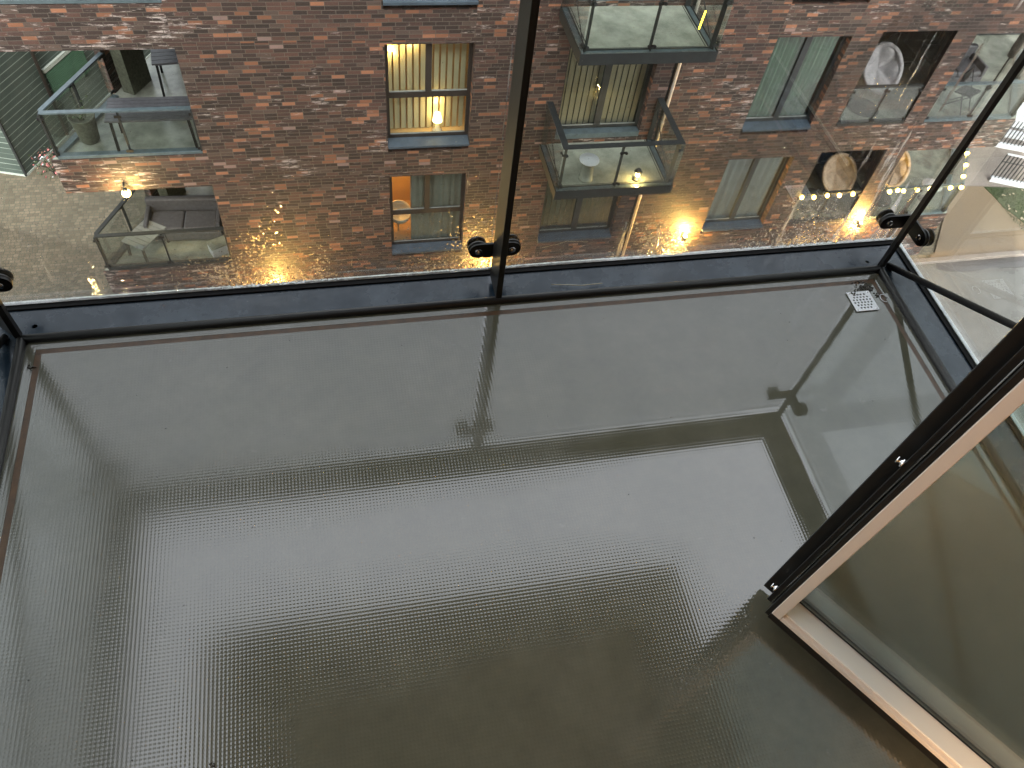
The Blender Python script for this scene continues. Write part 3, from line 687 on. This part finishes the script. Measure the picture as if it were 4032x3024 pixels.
# round table on balcony 0
zb = W(.793)
t = empty('round_table', (4.87, 11.86, zb), 0, 'small round white table on the lower hanging balcony', 'table')
MBt = MB(); MBt.lathe((0, 0, 0), [(.185, .45), (.20, .465), (.20, .48), (.0001, .485)], 28); MBt.build('tabletop', 'white', t)
MBt = MB(); MBt.lathe((0, 0, 0), [(.15, 0), (.15, .04), (.13, .06), (.12, .40), (.16, .45)], 24); MBt.build('pedestal', 'concrete', t)
# lantern
def lantern(x, y, z, label):
    t = empty('lantern', (x, y, z), 0, label, 'lantern')
    g = MB(); g.lathe((0, 0, 0), [(.075, 0), (.08, .02), (.07, .035), (.0001, .035)], 12); g.lathe((0, 0, 0), [(.085, .21), (.05, .26), (.012, .29), (.0001, .29)], 12)
    for i in range(4):
        a = i * math.pi / 2 + .4; g.tube([(.065 * math.cos(a), .065 * math.sin(a), .03), (.068 * math.cos(a), .068 * math.sin(a), .22)], .006, 6)
    g.build('casing', 'frame_dark', t)
    g = MB(); g.ball((0, 0, .12), .042, 2); g.build('flame', 'lamp_glow', t)
    light('lantern_light', 'POINT', (0, -.12, .12), 12, (1, .62, .2), .04, t)
lantern(5.92, 11.74, zb + .005, 'small lit lantern glowing yellow on the wet floor of the lower hanging balcony')

# ------------------------------------------------------------------ loggia balustrades
def balustrade(root, a, b, n, detail_rail='rail_blue', h=1.0, start=True, end=True):
    """straight glass balustrade from a to b, glass outside posts; children of root (world coords)"""
    a = Vector(a); b = Vector(b); d = (b - a); L_ = d.length; d.normalize(); o = Vector((d.y, -d.x, 0))
    def add(mb, nm, mt):
        ob = mb.build(nm, mt); ob.parent = root; ob.matrix_parent_inverse = Matrix.Translation(-Vector(root.location)); return ob
    g = MB(); g.bar(a + Vector((0, 0, h)), b + Vector((0, 0, h)), .085, .03); add(g, 'top_rail', detail_rail)
    g = MB(); g.bar(a + Vector((0, 0, .035)), b + Vector((0, 0, .035)), .12, .06); add(g, 'bottom_rail', detail_rail)
    for i in range(n + 1):
        if (i == 0 and not start) or (i == n and not end): continue
        p = a + d * (L_ * i / n); g = MB(); g.bar(p + Vector((0, 0, .06)), p + Vector((0, 0, h)), .13 if i in (0, n) and n > 1 else .05, .03, up=d); add(g, 'post', 'frame_dark')
    for i in range(n):
        p = a + d * (L_ * i / n + .03) + o * .035; q = a + d * (L_ * (i + 1) / n - .03) + o * .035
        g = MB(); g.bar(p + Vector((0, 0, .5)), q + Vector((0, 0, .5)), .012, .92); add(g, 'glass_panel', 'glass')
    for i in range(n + 1):
        p = a + d * (L_ * i / n) + o * .045
        for z in (.12, h - .1):
            g = MB(); g.bar(p - d * .06 + Vector((0, 0, z)), p + d * .06 + Vector((0, 0, z)), .02, .05); add(g, 'glass_clamp', 'frame_black')
for k in (-1, 0, 1):
    z = zf(k) + .013
    nm = {-1: 'topmost', 0: 'middle', 1: 'lowest'}[k]
    if k == -1: lab = 'glass balustrade cut by the top left corner of the photo'
    elif k == 0: lab = 'pale blue railed glass balustrade round the left corner loggia with planter and tables'
    else: lab = 'faded grey glass balustrade of the lowest left corner loggia'
    r = empty('balustrade', (-5.05, 13.06, z), 0, lab, 'balustrade', 'balustrades of the left corner loggias')
    balustrade(r, (-5.03, 13.06, z), (XL - .01, 13.06, z), 2, 'rail_blue' if k < 1 else 'frame_dark', 0.97)
    balustrade(r, (-4.18, 14.85, z), (-5.02, 13.12, z), 2, 'rail_blue' if k < 1 else 'frame_dark', 0.965, start=False, end=False)
    lab = {-1: 'glass balustrade of the top narrow loggia right of the windows', 0: 'glass balustrade with black centre post in front of the grey egg chair', 1: 'glass balustrade hung with a string of bulbs in front of the beige egg chair'}[k]
    r = empty('balustrade', (X(.91), 13.06, z), 0, lab, 'balustrade', 'balustrades of the narrow loggias')
    balustrade(r, (X(.844) + .02, 13.06, z), (X(.977) - .02, 13.06, z), 2, 'frame_dark', .95, start=False, end=False)
    lab = {-1: 'glass balustrade of the top right corner loggia', 0: 'glass balustrade round the right corner loggia with the black boxes on a stand', 1: 'glass balustrade of the lowest right corner loggia, hung with round yellow bulbs'}[k]
    r = empty('balustrade', (15.6, 13.06, z), 0, lab, 'balustrade', 'balustrades of the right corner loggias')
    balustrade(r, (XR + .02, 13.06, z), (15.55, 13.06, z), 2, 'rail_blue', .95, start=False)
    balustrade(r, (15.62, 13.1, z), (17.55, 15.8, z), 2, 'rail_blue', .945, start=False)

# ------------------------------------------------------------------ things on the loggias
def table(x, y, z, lx, ly, h, label, rz=0, mat='dark_furn', slat=True):
    t = empty('patio_table', (x, y, z), rz, label, 'table')
    g = MB(); n = 7
    for i in range(n): g.box(-lx / 2, -ly / 2 + ly * i / n, h - .03, lx / 2, -ly / 2 + ly * (i + 1) / n - .012, h)
    g.box(-lx / 2 + .05, -ly / 2 + .03, h - .06, lx / 2 - .05, ly / 2 - .04, h - .031); g.build('tabletop', mat, t)
    for sx in (-1, 1):
        for sy in (-1, 1):
            g = MB(); g.bar((sx * (lx / 2 - .08), sy * (ly / 2 - .06), h - .05), (sx * (lx / 2 - .05), sy * (ly / 2 - .04), 0), .045, .045); g.build('leg', 'rubber', t)
    return t
z0 = zf(0) + .013
table(-3.28, 13.42, z0, 1.5, .70, .74, 'long dark grey patio table at the front of the left corner loggia')
table(-2.95, 15.3, z0, .85, .9, .74, 'dark grey table on thin black legs at the back of the left corner loggia', .1)
# planter
t = empty('planter', (-4.52, 13.52, z0), 0, 'tall dark round planter with bare twigs behind the middle left balustrade', 'planter')
g = MB(); g.lathe((0, 0, 0), [(.13, 0), (.17, .05), (.22, .5), (.24, .56), (.21, .56), (.2, .5), (.0001, .5)], 20); g.build('pot', 'terracotta', t)
g = MB()
for i in range(12):
    a = random.random() * 6.3; l = random.uniform(.15, .4); g.tube([(0.05 * math.cos(a), .05 * math.sin(a), .48), (.12 * math.cos(a), .12 * math.sin(a), .48 + l * .6), (.26 * math.cos(a), .26 * math.sin(a), .5 + l)], .006, 5, .002)
    g.ball((.25 * math.cos(a), .25 * math.sin(a), .5 + l), .03, 1, (1, 1, .4))
g.build('twigs', 'leaf', t)
# lowest left loggia: dark sofa, low cushioned bench and a pale box
z1_ = zf(1) + .013
def sofa(x, y, z, label, mat, rz=0, lx=1.6, ly=.75):
    t = empty('outdoor_sofa', (x, y, z), rz, label, 'sofa')
    g = MB(); g.box(-lx / 2, -ly / 2, .06, lx / 2, ly / 2, .28, bev=.02); g.build('base', 'dark_furn', t)
    g = MB(); g.box(-lx / 2 + .1, -ly / 2, .285, -.005, ly / 2 - .16, .42, bev=.04); g.box(.005, -ly / 2, .285, lx / 2 - .1, ly / 2 - .16, .42, bev=.04); g.build('cushion', mat, t)
    g = MB(); g.box(-lx / 2, ly / 2 - .14, .28, lx / 2, ly / 2, .72, bev=.04); g.build('backrest', 'dark_furn', t)
    g = MB(); g.box(-lx / 2, -ly / 2, .281, -lx / 2 + .09, ly / 2 - .145, .55, bev=.02); g.box(lx / 2 - .09, -ly / 2, .281, lx / 2, ly / 2 - .145, .55, bev=.02); g.build('armrest', 'dark_furn', t)
sofa(-3.45, 14.1, z1_, 'dark green grey outdoor sofa in the lowest left corner loggia', 'dark_furn', -.05)
table(-4.25, 13.6, z1_, .55, .8, .45, 'low weathered grey table by the lowest left balustrade', -.6, 'curtain_grey')
t = empty('storage_box', (-2.75, 13.35, z1_), .45, 'small pale grey box leaning by the wall of the lowest left loggia', 'box')
g = MB(); g.box(-.2, -.14, 0, .2, .14, .26, bev=.015); g.build('body', 'white', t)
g = MB(); g.box(-.21, -.15, .262, .21, .15, .30, bev=.012); g.build('lid', 'concrete', t)
# pendant lamp by lowest left loggia
t = empty('hanging_lamp', (-4.07, 12.90, 1.75 - 10.97), 0, 'bright yellow lamp glowing on the brick band above the lowest left loggia', 'lamp')
g = MB(); g.ball((0, 0, 0), .085, 2); g.build('bulb', glow('lit yellow bulb', (1, .72, .22), 12.), t)
g = MB(); g.lathe((0, 0, 0), [(.05, .07), (.045, .10), (.02, .13), (.0001, .13)], 16); g.tube([(0, 0, .1), (0, .0, .16), (0, .095, .2)], .012, 6); g.build('lamp_shade', 'frame_dark', t)
light('lamp_light', 'POINT', (0, -.17, .0), 38, (1, .70, .28), .06, t)

# egg chairs
def egg(x, y, z, label, cush, face, rim=.40, tall=.52):
    t = empty('egg_chair', (x, y, z), 0, label, 'chair')
    f = Vector((math.cos(face) * .86, math.sin(face) * .86, .5)).normalized()
    R = Vector((0, 0, 1)).rotation_difference(f).to_matrix()
    C = Vector((0, 0, 1.0)) 
    def shell(s, dep, inner, n=40):
        g = MB(); rings = []
        for i in range(9):
            a = i / 8 * math.pi / 2; r = math.sin(a) * s; d = -math.cos(a) * dep
            ring = []
            for j in range(n):
                tt = 2 * math.pi * j / n; puff = .17 * math.sin(min(a, 1.5) * 1.9) ** 2 * (abs(math.cos(tt * 2.5 + .6)) ** .6 if inner else 0)
                v = Vector((r * math.cos(tt) * rim, r * math.sin(tt) * tall, d * .42 + puff)); ring.append(g.bm.verts.new(C + R @ v))
            rings.append(ring)
        for p, q in zip(rings, rings[1:]):
            for j in range(n): ff = g.bm.faces.new((p[j], p[(j + 1) % n], q[(j + 1) % n], q[j])); ff.smooth = True
        # rolled rim
        return g, rings
    g, _ = shell(1.0, 1.0, False); o = g.build('shell', 'wood' if cush == 'cushion_beige' else 'dark_furn', t, False)
    g, _ = shell(.95, .72, True)
    g.tube([C + R @ Vector((math.cos(a) * rim * .97, math.sin(a) * tall * .97, 0)) for a in [2 * math.pi * i / 28 for i in range(29)]], .045, 8)
    g.build('cushion', cush, t, False)
    g = MB(); g.lathe((0, 0, 0), [(.36, 0), (.38, .015), (.36, .03), (.0001, .03)], 28)
    bk = -f; bk.z = 0; bk.normalize()
    g.tube([bk * .34 + Vector((0, 0, .02)), bk * .5 + Vector((0, 0, .8)), bk * .45 + Vector((0, 0, 1.5)), bk * .1 + Vector((0, 0, 1.85)), C + Vector((0, 0, .55))], .02, 8)
    g.build('stand', 'frame_black', t)
egg(X(.91) + .12, 13.62, zf(0) + .02, 'pale grey cushioned egg chair in the middle narrow loggia, above the bulb string', 'cushion_grey', -1.9)
egg(12.32, 13.62, zf(1) + .02, 'beige cushioned egg chair in the lowest narrow loggia behind a string of bulbs', 'cushion_beige', -1.9)
egg(14.0, 13.75, zf(1) + .02, 'beige egg chair in the lowest right corner loggia behind the rain streaks', 'cushion_beige', -1.7, .36, .48)
for (x, y, z, s_, lab) in ((11.75, 13.5, zf(1) + .02, 1, 'black round patio table in the lowest narrow loggia beneath the egg chair'), (15.3, 13.6, zf(1) + .02, 1, 'pale round patio table at the corner of the lowest right loggia')):
    t = empty('patio_table', (x, y, z), 0, lab, 'table')
    g = MB(); g.lathe((0, 0, 0), [(.26, .46), (.27, .475), (.26, .49), (.0001, .49)], 26); g.build('tabletop', 'frame_black' if 'black' in lab else 'white', t)
    g = MB(); g.lathe((0, 0, 0), [(.16, 0), (.14, .02), (.02, .04), (.02, .46)], 16); g.build('pedestal', 'frame_black', t)
# black boxes on a stand (middle right loggia)
t = empty('folding_chair', (14.35, 13.45, zf(0) + .02), .5, 'black folding chair leaning in the middle right corner loggia, seen through the streaked glass', 'chair')
g = MB(); g.bar((-.2, 0, .45), (.2, 0, .47), .4, .03, up=(0, .2, 1)); g.build('seat', 'rubber', t)
g = MB(); g.bar((-.2, .22, .72), (.2, .22, .74), .03, .3, up=(0, 0, 1)); g.build('backrest', 'rubber', t)
for s_ in (-1, 1):
    g = MB(); g.tube([(s_ * .2, -.22, 0), (s_ * .2, .24, .9)], .014, 8); g.build('leg', 'frame_black', t)
    g = MB(); g.tube([(s_ * .18, .28, 0), (s_ * .18, -.18, .48)], .014, 8); g.build('leg', 'frame_black', t)
sofa(14.6, 14.6, zf(0) + .02, 'dark grey sofa at the back of the middle right corner loggia', 'dark_furn', 0, 1.5)
t = empty('parasol', (15.6, 14.1, zf(0) + .02), 0, 'closed black parasol standing by the back of the middle right loggia', 'parasol')
g = MB(); g.tube([(0, 0, 0), (0, 0, 2.1)], .02, 8); g.build('pole', 'frame_black', t)
g = MB(); g.lathe((0, 0, 0), [(.08, .9), (.1, 1.1), (.09, 1.7), (.03, 2.05), (.0001, 2.08)], 10); g.build('canopy', 'rubber', t)

# string lights
def strings(pts, label, seed):
    random.seed(seed); pts = [Vector(p) for p in pts]
    t = empty('string_lights', pts[0], 0, label, 'string lights')
    g = MB(); path = [p - pts[0] + Vector((0, 0, .02)) for p in pts]
    g.tube(path, .006, 5); g.build('cord', 'rubber', t)
    for p in pts:
        q = p - pts[0] + Vector((0, -.03, -.035)); g = MB(); g.ball(q, .048, 2, (1, 1, 1.15)); g.build('bulb', 'bulb', t)
    return t
zb_ = W(.9325)
strings([(X(u), 12.96, zb_ - d) for u, d in ((.846, .04), (.872, .06), (.899, .03), (.925, .05), (.953, .03))], 'row of five round yellow bulbs along the rail before the beige egg chair', 2)
tt = strings([(X(u), 12.96, zb_ - d) for u, d in ((1.032, .03), (1.048, .0), (1.062, .03), (1.092, .03), (1.118, .0), (1.165, .02), (1.19, .03))] + [(15.75, 13.35, zb_ - .02), (16.05, 13.75, zb_), (16.35, 14.2, zb_), (16.75, 14.7, zb_)], 'string of round yellow bulbs turning the corner of the lowest right loggia', 3)

# wall lamps
for (u, w_, lab, e) in ((-.125, 1.082, 'leftmost wall lamp, only its orange glow showing over the near ledge', 70), (.246, 1.070, 'lit wall lamp seen just under the black glass clamp of the middle post', 60),
                     (.634, 1.021, 'lit wall lamp between the hanging balconies and the grey curtained window', 75), (1.009, 1.018, 'lit wall lamp on the brick pier between the two lowest right loggias', 85)):
    t = empty('wall_lamp', (X(u), D, W(w_)), 0, lab, 'wall lamp', 'warm wall lamps low on the brick wall opposite')
    g = MB(); g.box(-.05, -.03, -.10, .05, -.001, .08, bev=.005); g.lathe((0, -.10, 0), [(.055, -.09), (.06, -.08), (.06, .05), (.05, .055), (.05, -.06), (.0001, -.06)], 16); g.build('housing', 'frame_dark', t)
    g = MB(); g.lathe((0, -.10, 0), [(.048, .045), (.044, .062), (.02, .072), (.0001, .074)], 16); g.build('lens', 'lamp_glow', t)
    light('lamp_light', 'POINT', (0, -.13, .17), e * 3.0, (1, .60, .15), .05, t)
    light('lamp_light', 'POINT', (0, -.13, -.22), e * 1.8, (1, .60, .15), .05, t)

# table lamp and wall light in the lit window, white chair in the lower one
x0 = X(.079); zb = W(.779)
t = empty('table_lamp', (X(.158) , D + .3, zb + .02), 0, 'glowing table lamp standing inside the lit window', 'lamp')
g = MB(); g.lathe((0, 0, 0), [(.09, 0), (.1, .02), (.05, .05), (.03, .2), (.03, .28)], 14); g.build('lamp_base', 'cream', t)
g = MB(); g.lathe((0, 0, 0), [(.10, .24), (.085, .32), (.055, .42), (.0001, .43)], 16); g.build('lamp_shade', 'lamp_shade', t)
light('lamp_light', 'POINT', (0, .03, .62), 4, (1, .62, .22), .08, t)
light('lamp_light', 'POINT', (-.5, .02, 1.9), 6, (1, .62, .24), .08, t)
t = empty('ceiling_lamp', (x0 + .14, D + .34, W(.640)), 0, 'small glowing lamp at the top left corner inside the lit window', 'lamp')
g = MB(); g.lathe((0, 0, 0), [(.03, -.03), (.06, 0), (.05, .05), (.0001, .06)], 14); g.build('lamp_shade', 'bulb', t)
light('lamp_light', 'POINT', (0.05, 0, -.1), 3, (1, .6, .2), .06, t)
t = empty('armchair', (X(.096), D + .62, W(.779 + .228) + .42), 0, 'white moulded chair in the orange lit lower window', 'chair')
g = MB(); g.lathe((0, 0, 0), [(.02, -.6), (.02, 0)], 10); g.lathe((0, 0, -.6), [(.22, 0), (.2, .02), (.0001, .03)], 20); g.build('pedestal', 'white', t)
g = MB(); g.lathe((0, 0, 0), [(.0001, 0), (.16, .02), (.25, .12), (.27, .3), (.25, .31), (.22, .14), (.13, .06), (.0001, .05)], 24, ( .1, -.35, .9)); g.build('seat', 'white', t)

# ------------------------------------------------------------------ green clad building on the left
cx, cy = -7.95, 18.14; dv = Vector((.45, .89)).normalized()
gb = empty('clad_building', (cx, cy, ZG), 0, 'green grey building with fine pale horizontal lines at the left edge, behind the corner loggia', 'building')
g = MB(); P0 = Vector((cx, cy)); P1 = P0 + dv * 16; lv = Vector((-.957, .29)); P2 = P0 + lv * 12; P3 = P1 + lv * 12
g.prism([tuple(P0 - P0), tuple(P1 - P0), tuple(P3 - P0), tuple(P2 - P0)], .02, 8.5); g.build('wall', 'clad', gb)
nn = Vector((dv.y, -dv.x))
def onface(t, z, off=0.): q = dv * t + nn * off; return (q.x, q.y, z)
g = MB(); g.bar(onface(0, 0.02, .0), onface(0, 8.5, .0), .05, .05, up=(1, 0, 0)); g.build('corner_trim', 'frame_dark', gb)
g = MB(); g.bar(onface(-.0, .03, .012), onface(16, .03, .012), .03, .05); g.bar((0, 0, .03), (lv.x * 12, lv.y * 12, .03), .05, .05); g.build('plinth_trim', 'edge_light', gb)
g = MB(); g.tube([onface(1.75, 8.4, .06), onface(1.75, .1, .06)], .045, 10)
for z in (1.1, 3.1, 5.1): g.cyl(onface(1.75, z, .06), .06, .08)
o = g.build('downpipe', 'wframe', gb)
fr = MB(); fr.bar(onface(1.86, 1.93, .03), onface(3.4, 1.93, .03), .08, .10); fr = fr.build('blind', 'edge_light', gb)
g = MB()
for i in range(16): 
    z = 1.82 - i * .05; g.bar(onface(1.9, z, .045), onface(3.4, z, .045), .012, .04)
g.build('louvre', 'curtain_green', gb)
# shrub with pink flowers by its foot
t = empty('flowering_shrub', (-7.25, 18.15, ZG), 0, 'small shrub with pink leaves and white flowers at the foot of the green clad wall', 'shrub')
g = MB()
for i in range(9):
    a = random.random() * 6.3; g.tube([(0, 0, 0), (.12 * math.cos(a), .12 * math.sin(a), .3), (.3 * math.cos(a), .3 * math.sin(a), .5)], .012, 5, .004)
g.build('stem', 'dirt', t)
for nm, mt, n in (('foliage', 'leaf', 130), ('flower', 'pink_leaf', 90), ('blossom', 'white', 22)):
    g = MB()
    for i in range(n):
        a = random.random() * 6.3; r_ = random.random() ** .6 * .42; z = .2 + random.random() * .5; s_ = random.uniform(.02, .05)
        c = Vector((r_ * math.cos(a), r_ * math.sin(a), z)); u = Vector((random.uniform(-1, 1), random.uniform(-1, 1), random.uniform(-.4, 1))).normalized(); v = u.orthogonal().normalized(); q = u.cross(v)
        g.poly([c - v * s_, c - q * s_ * .6, c + v * s_, c + q * s_ * .6])
    g.build(nm, mt, t, False)

# ------------------------------------------------------------------ railings on the right ground
def railing(a, b, h, n, label):
    a = Vector((*a, ZG + .06)); b = Vector((*b, ZG + .06)); t = empty('metal_railing', a, 0, label, 'railing', 'barred railings by the pale paving')
    d = b - a; o = Vector((0, 0, 0))
    g = MB(); g.bar(o + Vector((0, 0, .06)), d + Vector((0, 0, .06)), .16, .14, bev=.01); g.build('kerb_base', 'white', t)
    g = MB(); g.bar(o + Vector((0, 0, h)), d + Vector((0, 0, h)), .05, .035); g.build('top_rail', 'white', t)
    g = MB(); g.bar(o + Vector((0, 0, h * .72)) , d + Vector((0, 0, h * .72)), .018, .018); g.build('mid_rail', 'frame_dark', t)
    for i in range(n + 1):
        p = d * (i / n); g = MB(); g.bar(p + Vector((0, 0, .12)), p + Vector((0, 0, h)), .022, .022); g.build('bar', 'frame_dark', t)
railing((19.72, 15.80), (21.6, 15.02), .98, 18, 'dark barred railing with white top rail at the edge of the lawn')
railing((20.55, 17.52), (23.2, 16.5), 1.0, 24, 'second barred railing with white base at the right edge of the picture, above the first')
# white steps behind second railing
st = empty('steps', (20.9, 18.0, ZG), 0, 'pale outdoor steps with white edges behind the upper barred railing', 'steps')
for i in range(3):
    g = MB(); y = i * .55; g.prism([(0 + i * .4, y), (3.4, y - 1.3), (3.4, y - .98), (0 + i * .4, y + .30)], .06, .2 + .16 * i); g.build('step', 'white', st)

# ------------------------------------------------------------------ own balcony
YW = -.28
nb = empty('balcony', (.42, YW, 0), 0, 'near balcony with wet grey textured floor, black steel rail and glass sides', 'balcony')
before = set(COL.objects)
root2 = empty('tmp')
balcony(nb, -.862 - .42, 1.697 - .42, 0.0, 1.495 - YW, 1.05, True, slab=.2, posts=((.426 + .862) / 2.559,), glass='glass_wet')
bpy.data.objects.remove(root2)
# drain grate
g = MB(); hs_ = []
ccx, ccy = 1.576 - .42, 1.370 - YW
for r_, n_ in ((-2.5, 4), (-1.5, 5), (-.5, 6), (.5, 6), (1.5, 5), (2.5, 4)):
    for i in range(n_): hs_.append((ccx + (i - (n_ - 1) / 2) * .0115, ccy + r_ * .0108, .0036))
g.holed([(ccx - .0395, ccy - .0395), (ccx + .0395, ccy - .0395), (ccx + .0395, ccy + .0395), (ccx - .0395, ccy + .0395)], hs_, .0045, .002)
gr = g.build('drain_grate', 'grate', nb)
g = MB(); g.box(ccx - .032, ccy - .032, .0004, ccx + .032, ccy + .032, .0010); g.build('drain_dark_sheet', 'rubber', gr)  # black sheet laid under the grate, stands for the dark drain hole
g = MB()
for sx in (-1, 1):
    for sy in (-1, 1): g.lathe((ccx + sx * .033, ccy + sy * .033, .0045), [(.003, 0), (.0028, .0008), (.0001, .001)], 10)
g.build('screw', 'chrome', gr)
# balcony above
ob = empty('balcony', (.42, YW, 3.05), 0, 'twin balcony hanging above, seen only as a dark shape mirrored in the wet floor', 'balcony')
balcony(ob, -.862 - .42, 1.697 - .42, 0.0, 1.495 - YW, 1.05, True, slab=.22, posts=((.426 + .862) / 2.559,), glass='glass')
# dirt on floor
g = MB()
for (x, y, s_, n_) in ((1.625, 1.425, .016, 60), (1.60, 1.43, .03, 80), (1.64, 1.39, .012, 30), (-.36, .36, .007, 8), (1.56, 1.40, .02, 16), (-.83, 1.40, .012, 14)):
    for i in range(n_):
        a = random.random() * 6.3; r_ = random.random() * s_; rr = random.uniform(.0008, .0030)
        g.ball((x + r_ * math.cos(a), y + r_ * math.sin(a), rr * .6 + (.004 if (1.53 < x < 1.59) else 0)), rr, 1, (1.4, 1, .7))
for i in range(60):
    x = random.uniform(-.8, 1.6); y = random.uniform(.3, 1.42); g.ball((x, y, .0006), random.uniform(.0007, .0018), 1, (1, 1, .6))
tag(g.build('dirt_specks', 'dirt'), 'dark wet dirt gathered round the drain and specks on the balcony floor', 'dirt', kind='stuff')

g = MB(); g.tube([(.60, 1.545, .0), (.66, 1.535, .002), (.69, 1.528, .004), (.76, 1.533, .001)], .0012, 5)
tag(g.build('straw', 'slat_cream'), 'thin pale straw lying on the blue grey ledge right of the middle post', 'straw')
g = MB(); g.tube([(1.655 + .012 * math.cos(a_), 1.375 + .016 * math.sin(a_), .002) for a_ in [i * .5 for i in range(11)]], .0014, 5)
tag(g.build('cable_tie', 'grate'), 'curled white cable tie lying at the floor edge beside the drain', 'cable tie')
# rain drops on the front glass
g = MB()
def drop(x, y, z, r):
    g.ball((x, y, z), r, 1, (1, .45, 1.15))
ygl = 1.495 + .122 - .006
for i in range(1500):
    c = random.choice(((.36, .10, .10), (.25, .16, .10), (1.45, .15, .22), (1.25, .12, .2), (-.55, .16, .25), (.1, .1, .3), (-.2, .05, .3), (1.0, .12, .25), (-.78, .3, .1), (.5, .12, .2)))
    x = random.gauss(c[0], c[2]); z = abs(random.gauss(c[1] * .8, .10)) + .02
    if not (-.97 < x < 1.80) or abs(x - .426) < .012: continue
    drop(x, ygl - .0002, z, random.choice((.0006, .0008, .001, .0013, .0018)))
for i in range(260):
    x = random.uniform(-.95, 1.78); z = random.uniform(.03, .8)
    if abs(x - .426) < .012: continue
    drop(x, ygl - .0002, z, random.choice((.0006, .0009, .0012)))
tag(g.build('raindrops', 'water'), 'rain drops clinging to the front balcony glass', 'raindrops', kind='stuff')

# ------------------------------------------------------------------ own building: wall with doorway and lit room behind it
ow = empty('home_building', (0, YW, 0), 0, 'wall of the building this balcony hangs on, behind the open door', 'building')
HX, HY = .859 + .56 * .90, .462 - .829 * .90
g = MB()
x0, x1 = -.45, HX + .06
for a in ((-6, -.9 - YW + YW, x0), ):
    pass
g.box(-9, -.35, ZG, x0, -.001, 6); g.box(x1, -.35, ZG, 14, -.001, 6); g.box(x0, -.35, 2.3, x1, -.001, 6); g.box(x0, -.35, ZG, x1, -.001, -.05)
g.build('wall', 'brick', ow)
g = MB(); g.box(x0 + .002, -.33, -.049, x1 - .002, .015, .03, bev=.004); g.build('threshold', 'frame_dark', ow)
g = MB(); y0, y1 = -3.6, -.352; a, b = -3.2, 2.6
g.poly([(a, y0, .03), (b, y0, .03), (b, y1, .03), (a, y1, .03)]); g.build('room_floor', 'wood', ow)
g = MB(); g.poly([(a, y0, .03), (b, y0, .03), (b, y0, 2.6), (a, y0, 2.6)]); g.poly([(a, y0, .03), (a, y1, .03), (a, y1, 2.6), (a, y0, 2.6)]); g.poly([(b, y0, .03), (b, y1, .03), (b, y1, 2.6), (b, y0, 2.6)]); g.poly([(a, y0, 2.6), (b, y0, 2.6), (b, y1, 2.6), (a, y1, 2.6)])
g.build('room_wall', 'plaster', ow)
t = empty('ceiling_lamp', (-1.95, YW - 1.1, 2.05), 0, 'round ceiling lamp lighting the room behind the open door', 'lamp')
g = MB(); g.ball((0, 0, 0), .12, 2); g.build('lamp_shade', glow('opal lamp shade', (1, .8, .55), 1.2), t)
g = MB(); g.tube([(0, 0, .12), (0, 0, .35)], .008, 8); g.build('cord', 'rubber', t)
light('lamp_light', 'POINT', (0, 0, -.2), 270, (1, .62, .31), .16, t)

# open door leaf
dr = empty('balcony_door', (.859, .462, .05), math.atan2(-.829, .56), 'open glazed balcony door with cream inner frame and black outer edge', 'door')
Wd, Hd = .90, 2.15
g = MB(); c0, c1 = .010, .056; dp = .046
def ringbox(g, x0, x1, z0, z1, wd, y0, y1, wb=None, bev=.0):
    wb = wb or wd
    g.box(x0, y0, z0, x0 + wd, y1, z1, bev=bev); g.box(x1 - wd, y0, z0, x1, y1, z1, bev=bev)
    g.box(x0 + wd + .0003, y0, z0, x1 - wd - .0003, y1, z0 + wb, bev=bev); g.box(x0 + wd + .0003, y0, z1 - wb, x1 - wd - .0003, y1, z1, bev=bev)
g.box(.010, -.004, .012, .032, .052, Hd, bev=.0015); g.box(Wd - .022, -.004, .012, Wd, .052, Hd, bev=.0015)
g.box(.0323, -.004, .012, Wd - .0223, .0535, .028, bev=.0015); g.box(.0323, -.004, Hd - .022, Wd - .0223, .052, Hd, bev=.0015)
g.build('frame', 'cream', dr)
g = MB(); g.box(.0325, .006, .0282, Wd - .0225, .0525, .0345, bev=.0015); g.build('glazing_bead', 'cream_skylit', dr)
g = MB()
g.box(.0, .002, -.016, .0098, .030, Hd + .01); g.box(.0098, -.002, -.016, Wd + .01, .030, .0118); g.box(Wd + .0002, .002, .0118, Wd + .01, .030, Hd + .01)
ringbox(g, -.0155, Wd + .02, -.012, Hd + .02, .046, .0302, .040, .034, bev=.001)
ringbox(g, -.010, Wd + .018, -.008, Hd + .018, .040, .0402, .062, .030)
ringbox(g, -.039, Wd + .03, -.03, Hd + .04, .068, .0622, .076, .052, bev=.002)
g.build('outer_frame', 'frame_black', dr)
g = MB(); g.tube([(-.003, .0275, -.002), (-.003, .0275, Hd)], .0022, 6); g.build('weather_strip', 'chrome', dr)
g = MB(); g.box(.0325, .0540, .030, Wd - .0225, .0580, Hd - .03); g.build('glass_pane', 'glass_door', dr)
g = MB(); g.box(.0325, .0662, .030, Wd - .0225, .0692, Hd - .03); g.build('glass_pane', 'glass_door', dr)
g = MB(); g.box(.033, .0582, .031, Wd - .023, .0660, .043); g.build('spacer_bar', 'sill', dr)
g = MB(); g.box(.0327, .0527, .0347, Wd - .0227, .0539, .0375); g.build('gasket', 'rubber', dr)
for z in (.045, .62, 1.2):
    g = MB(); g.lathe((-.0155, .034, z), [(.0085, 0), (.0085, .004), (.004, .005), (.004, .010), (.0065, .0105), (.0065, .013), (.0001, .0135)], 14, (-1, 0, 0)); g.build('lock_cam', 'chrome', dr)
bpy.context.view_layer.update()
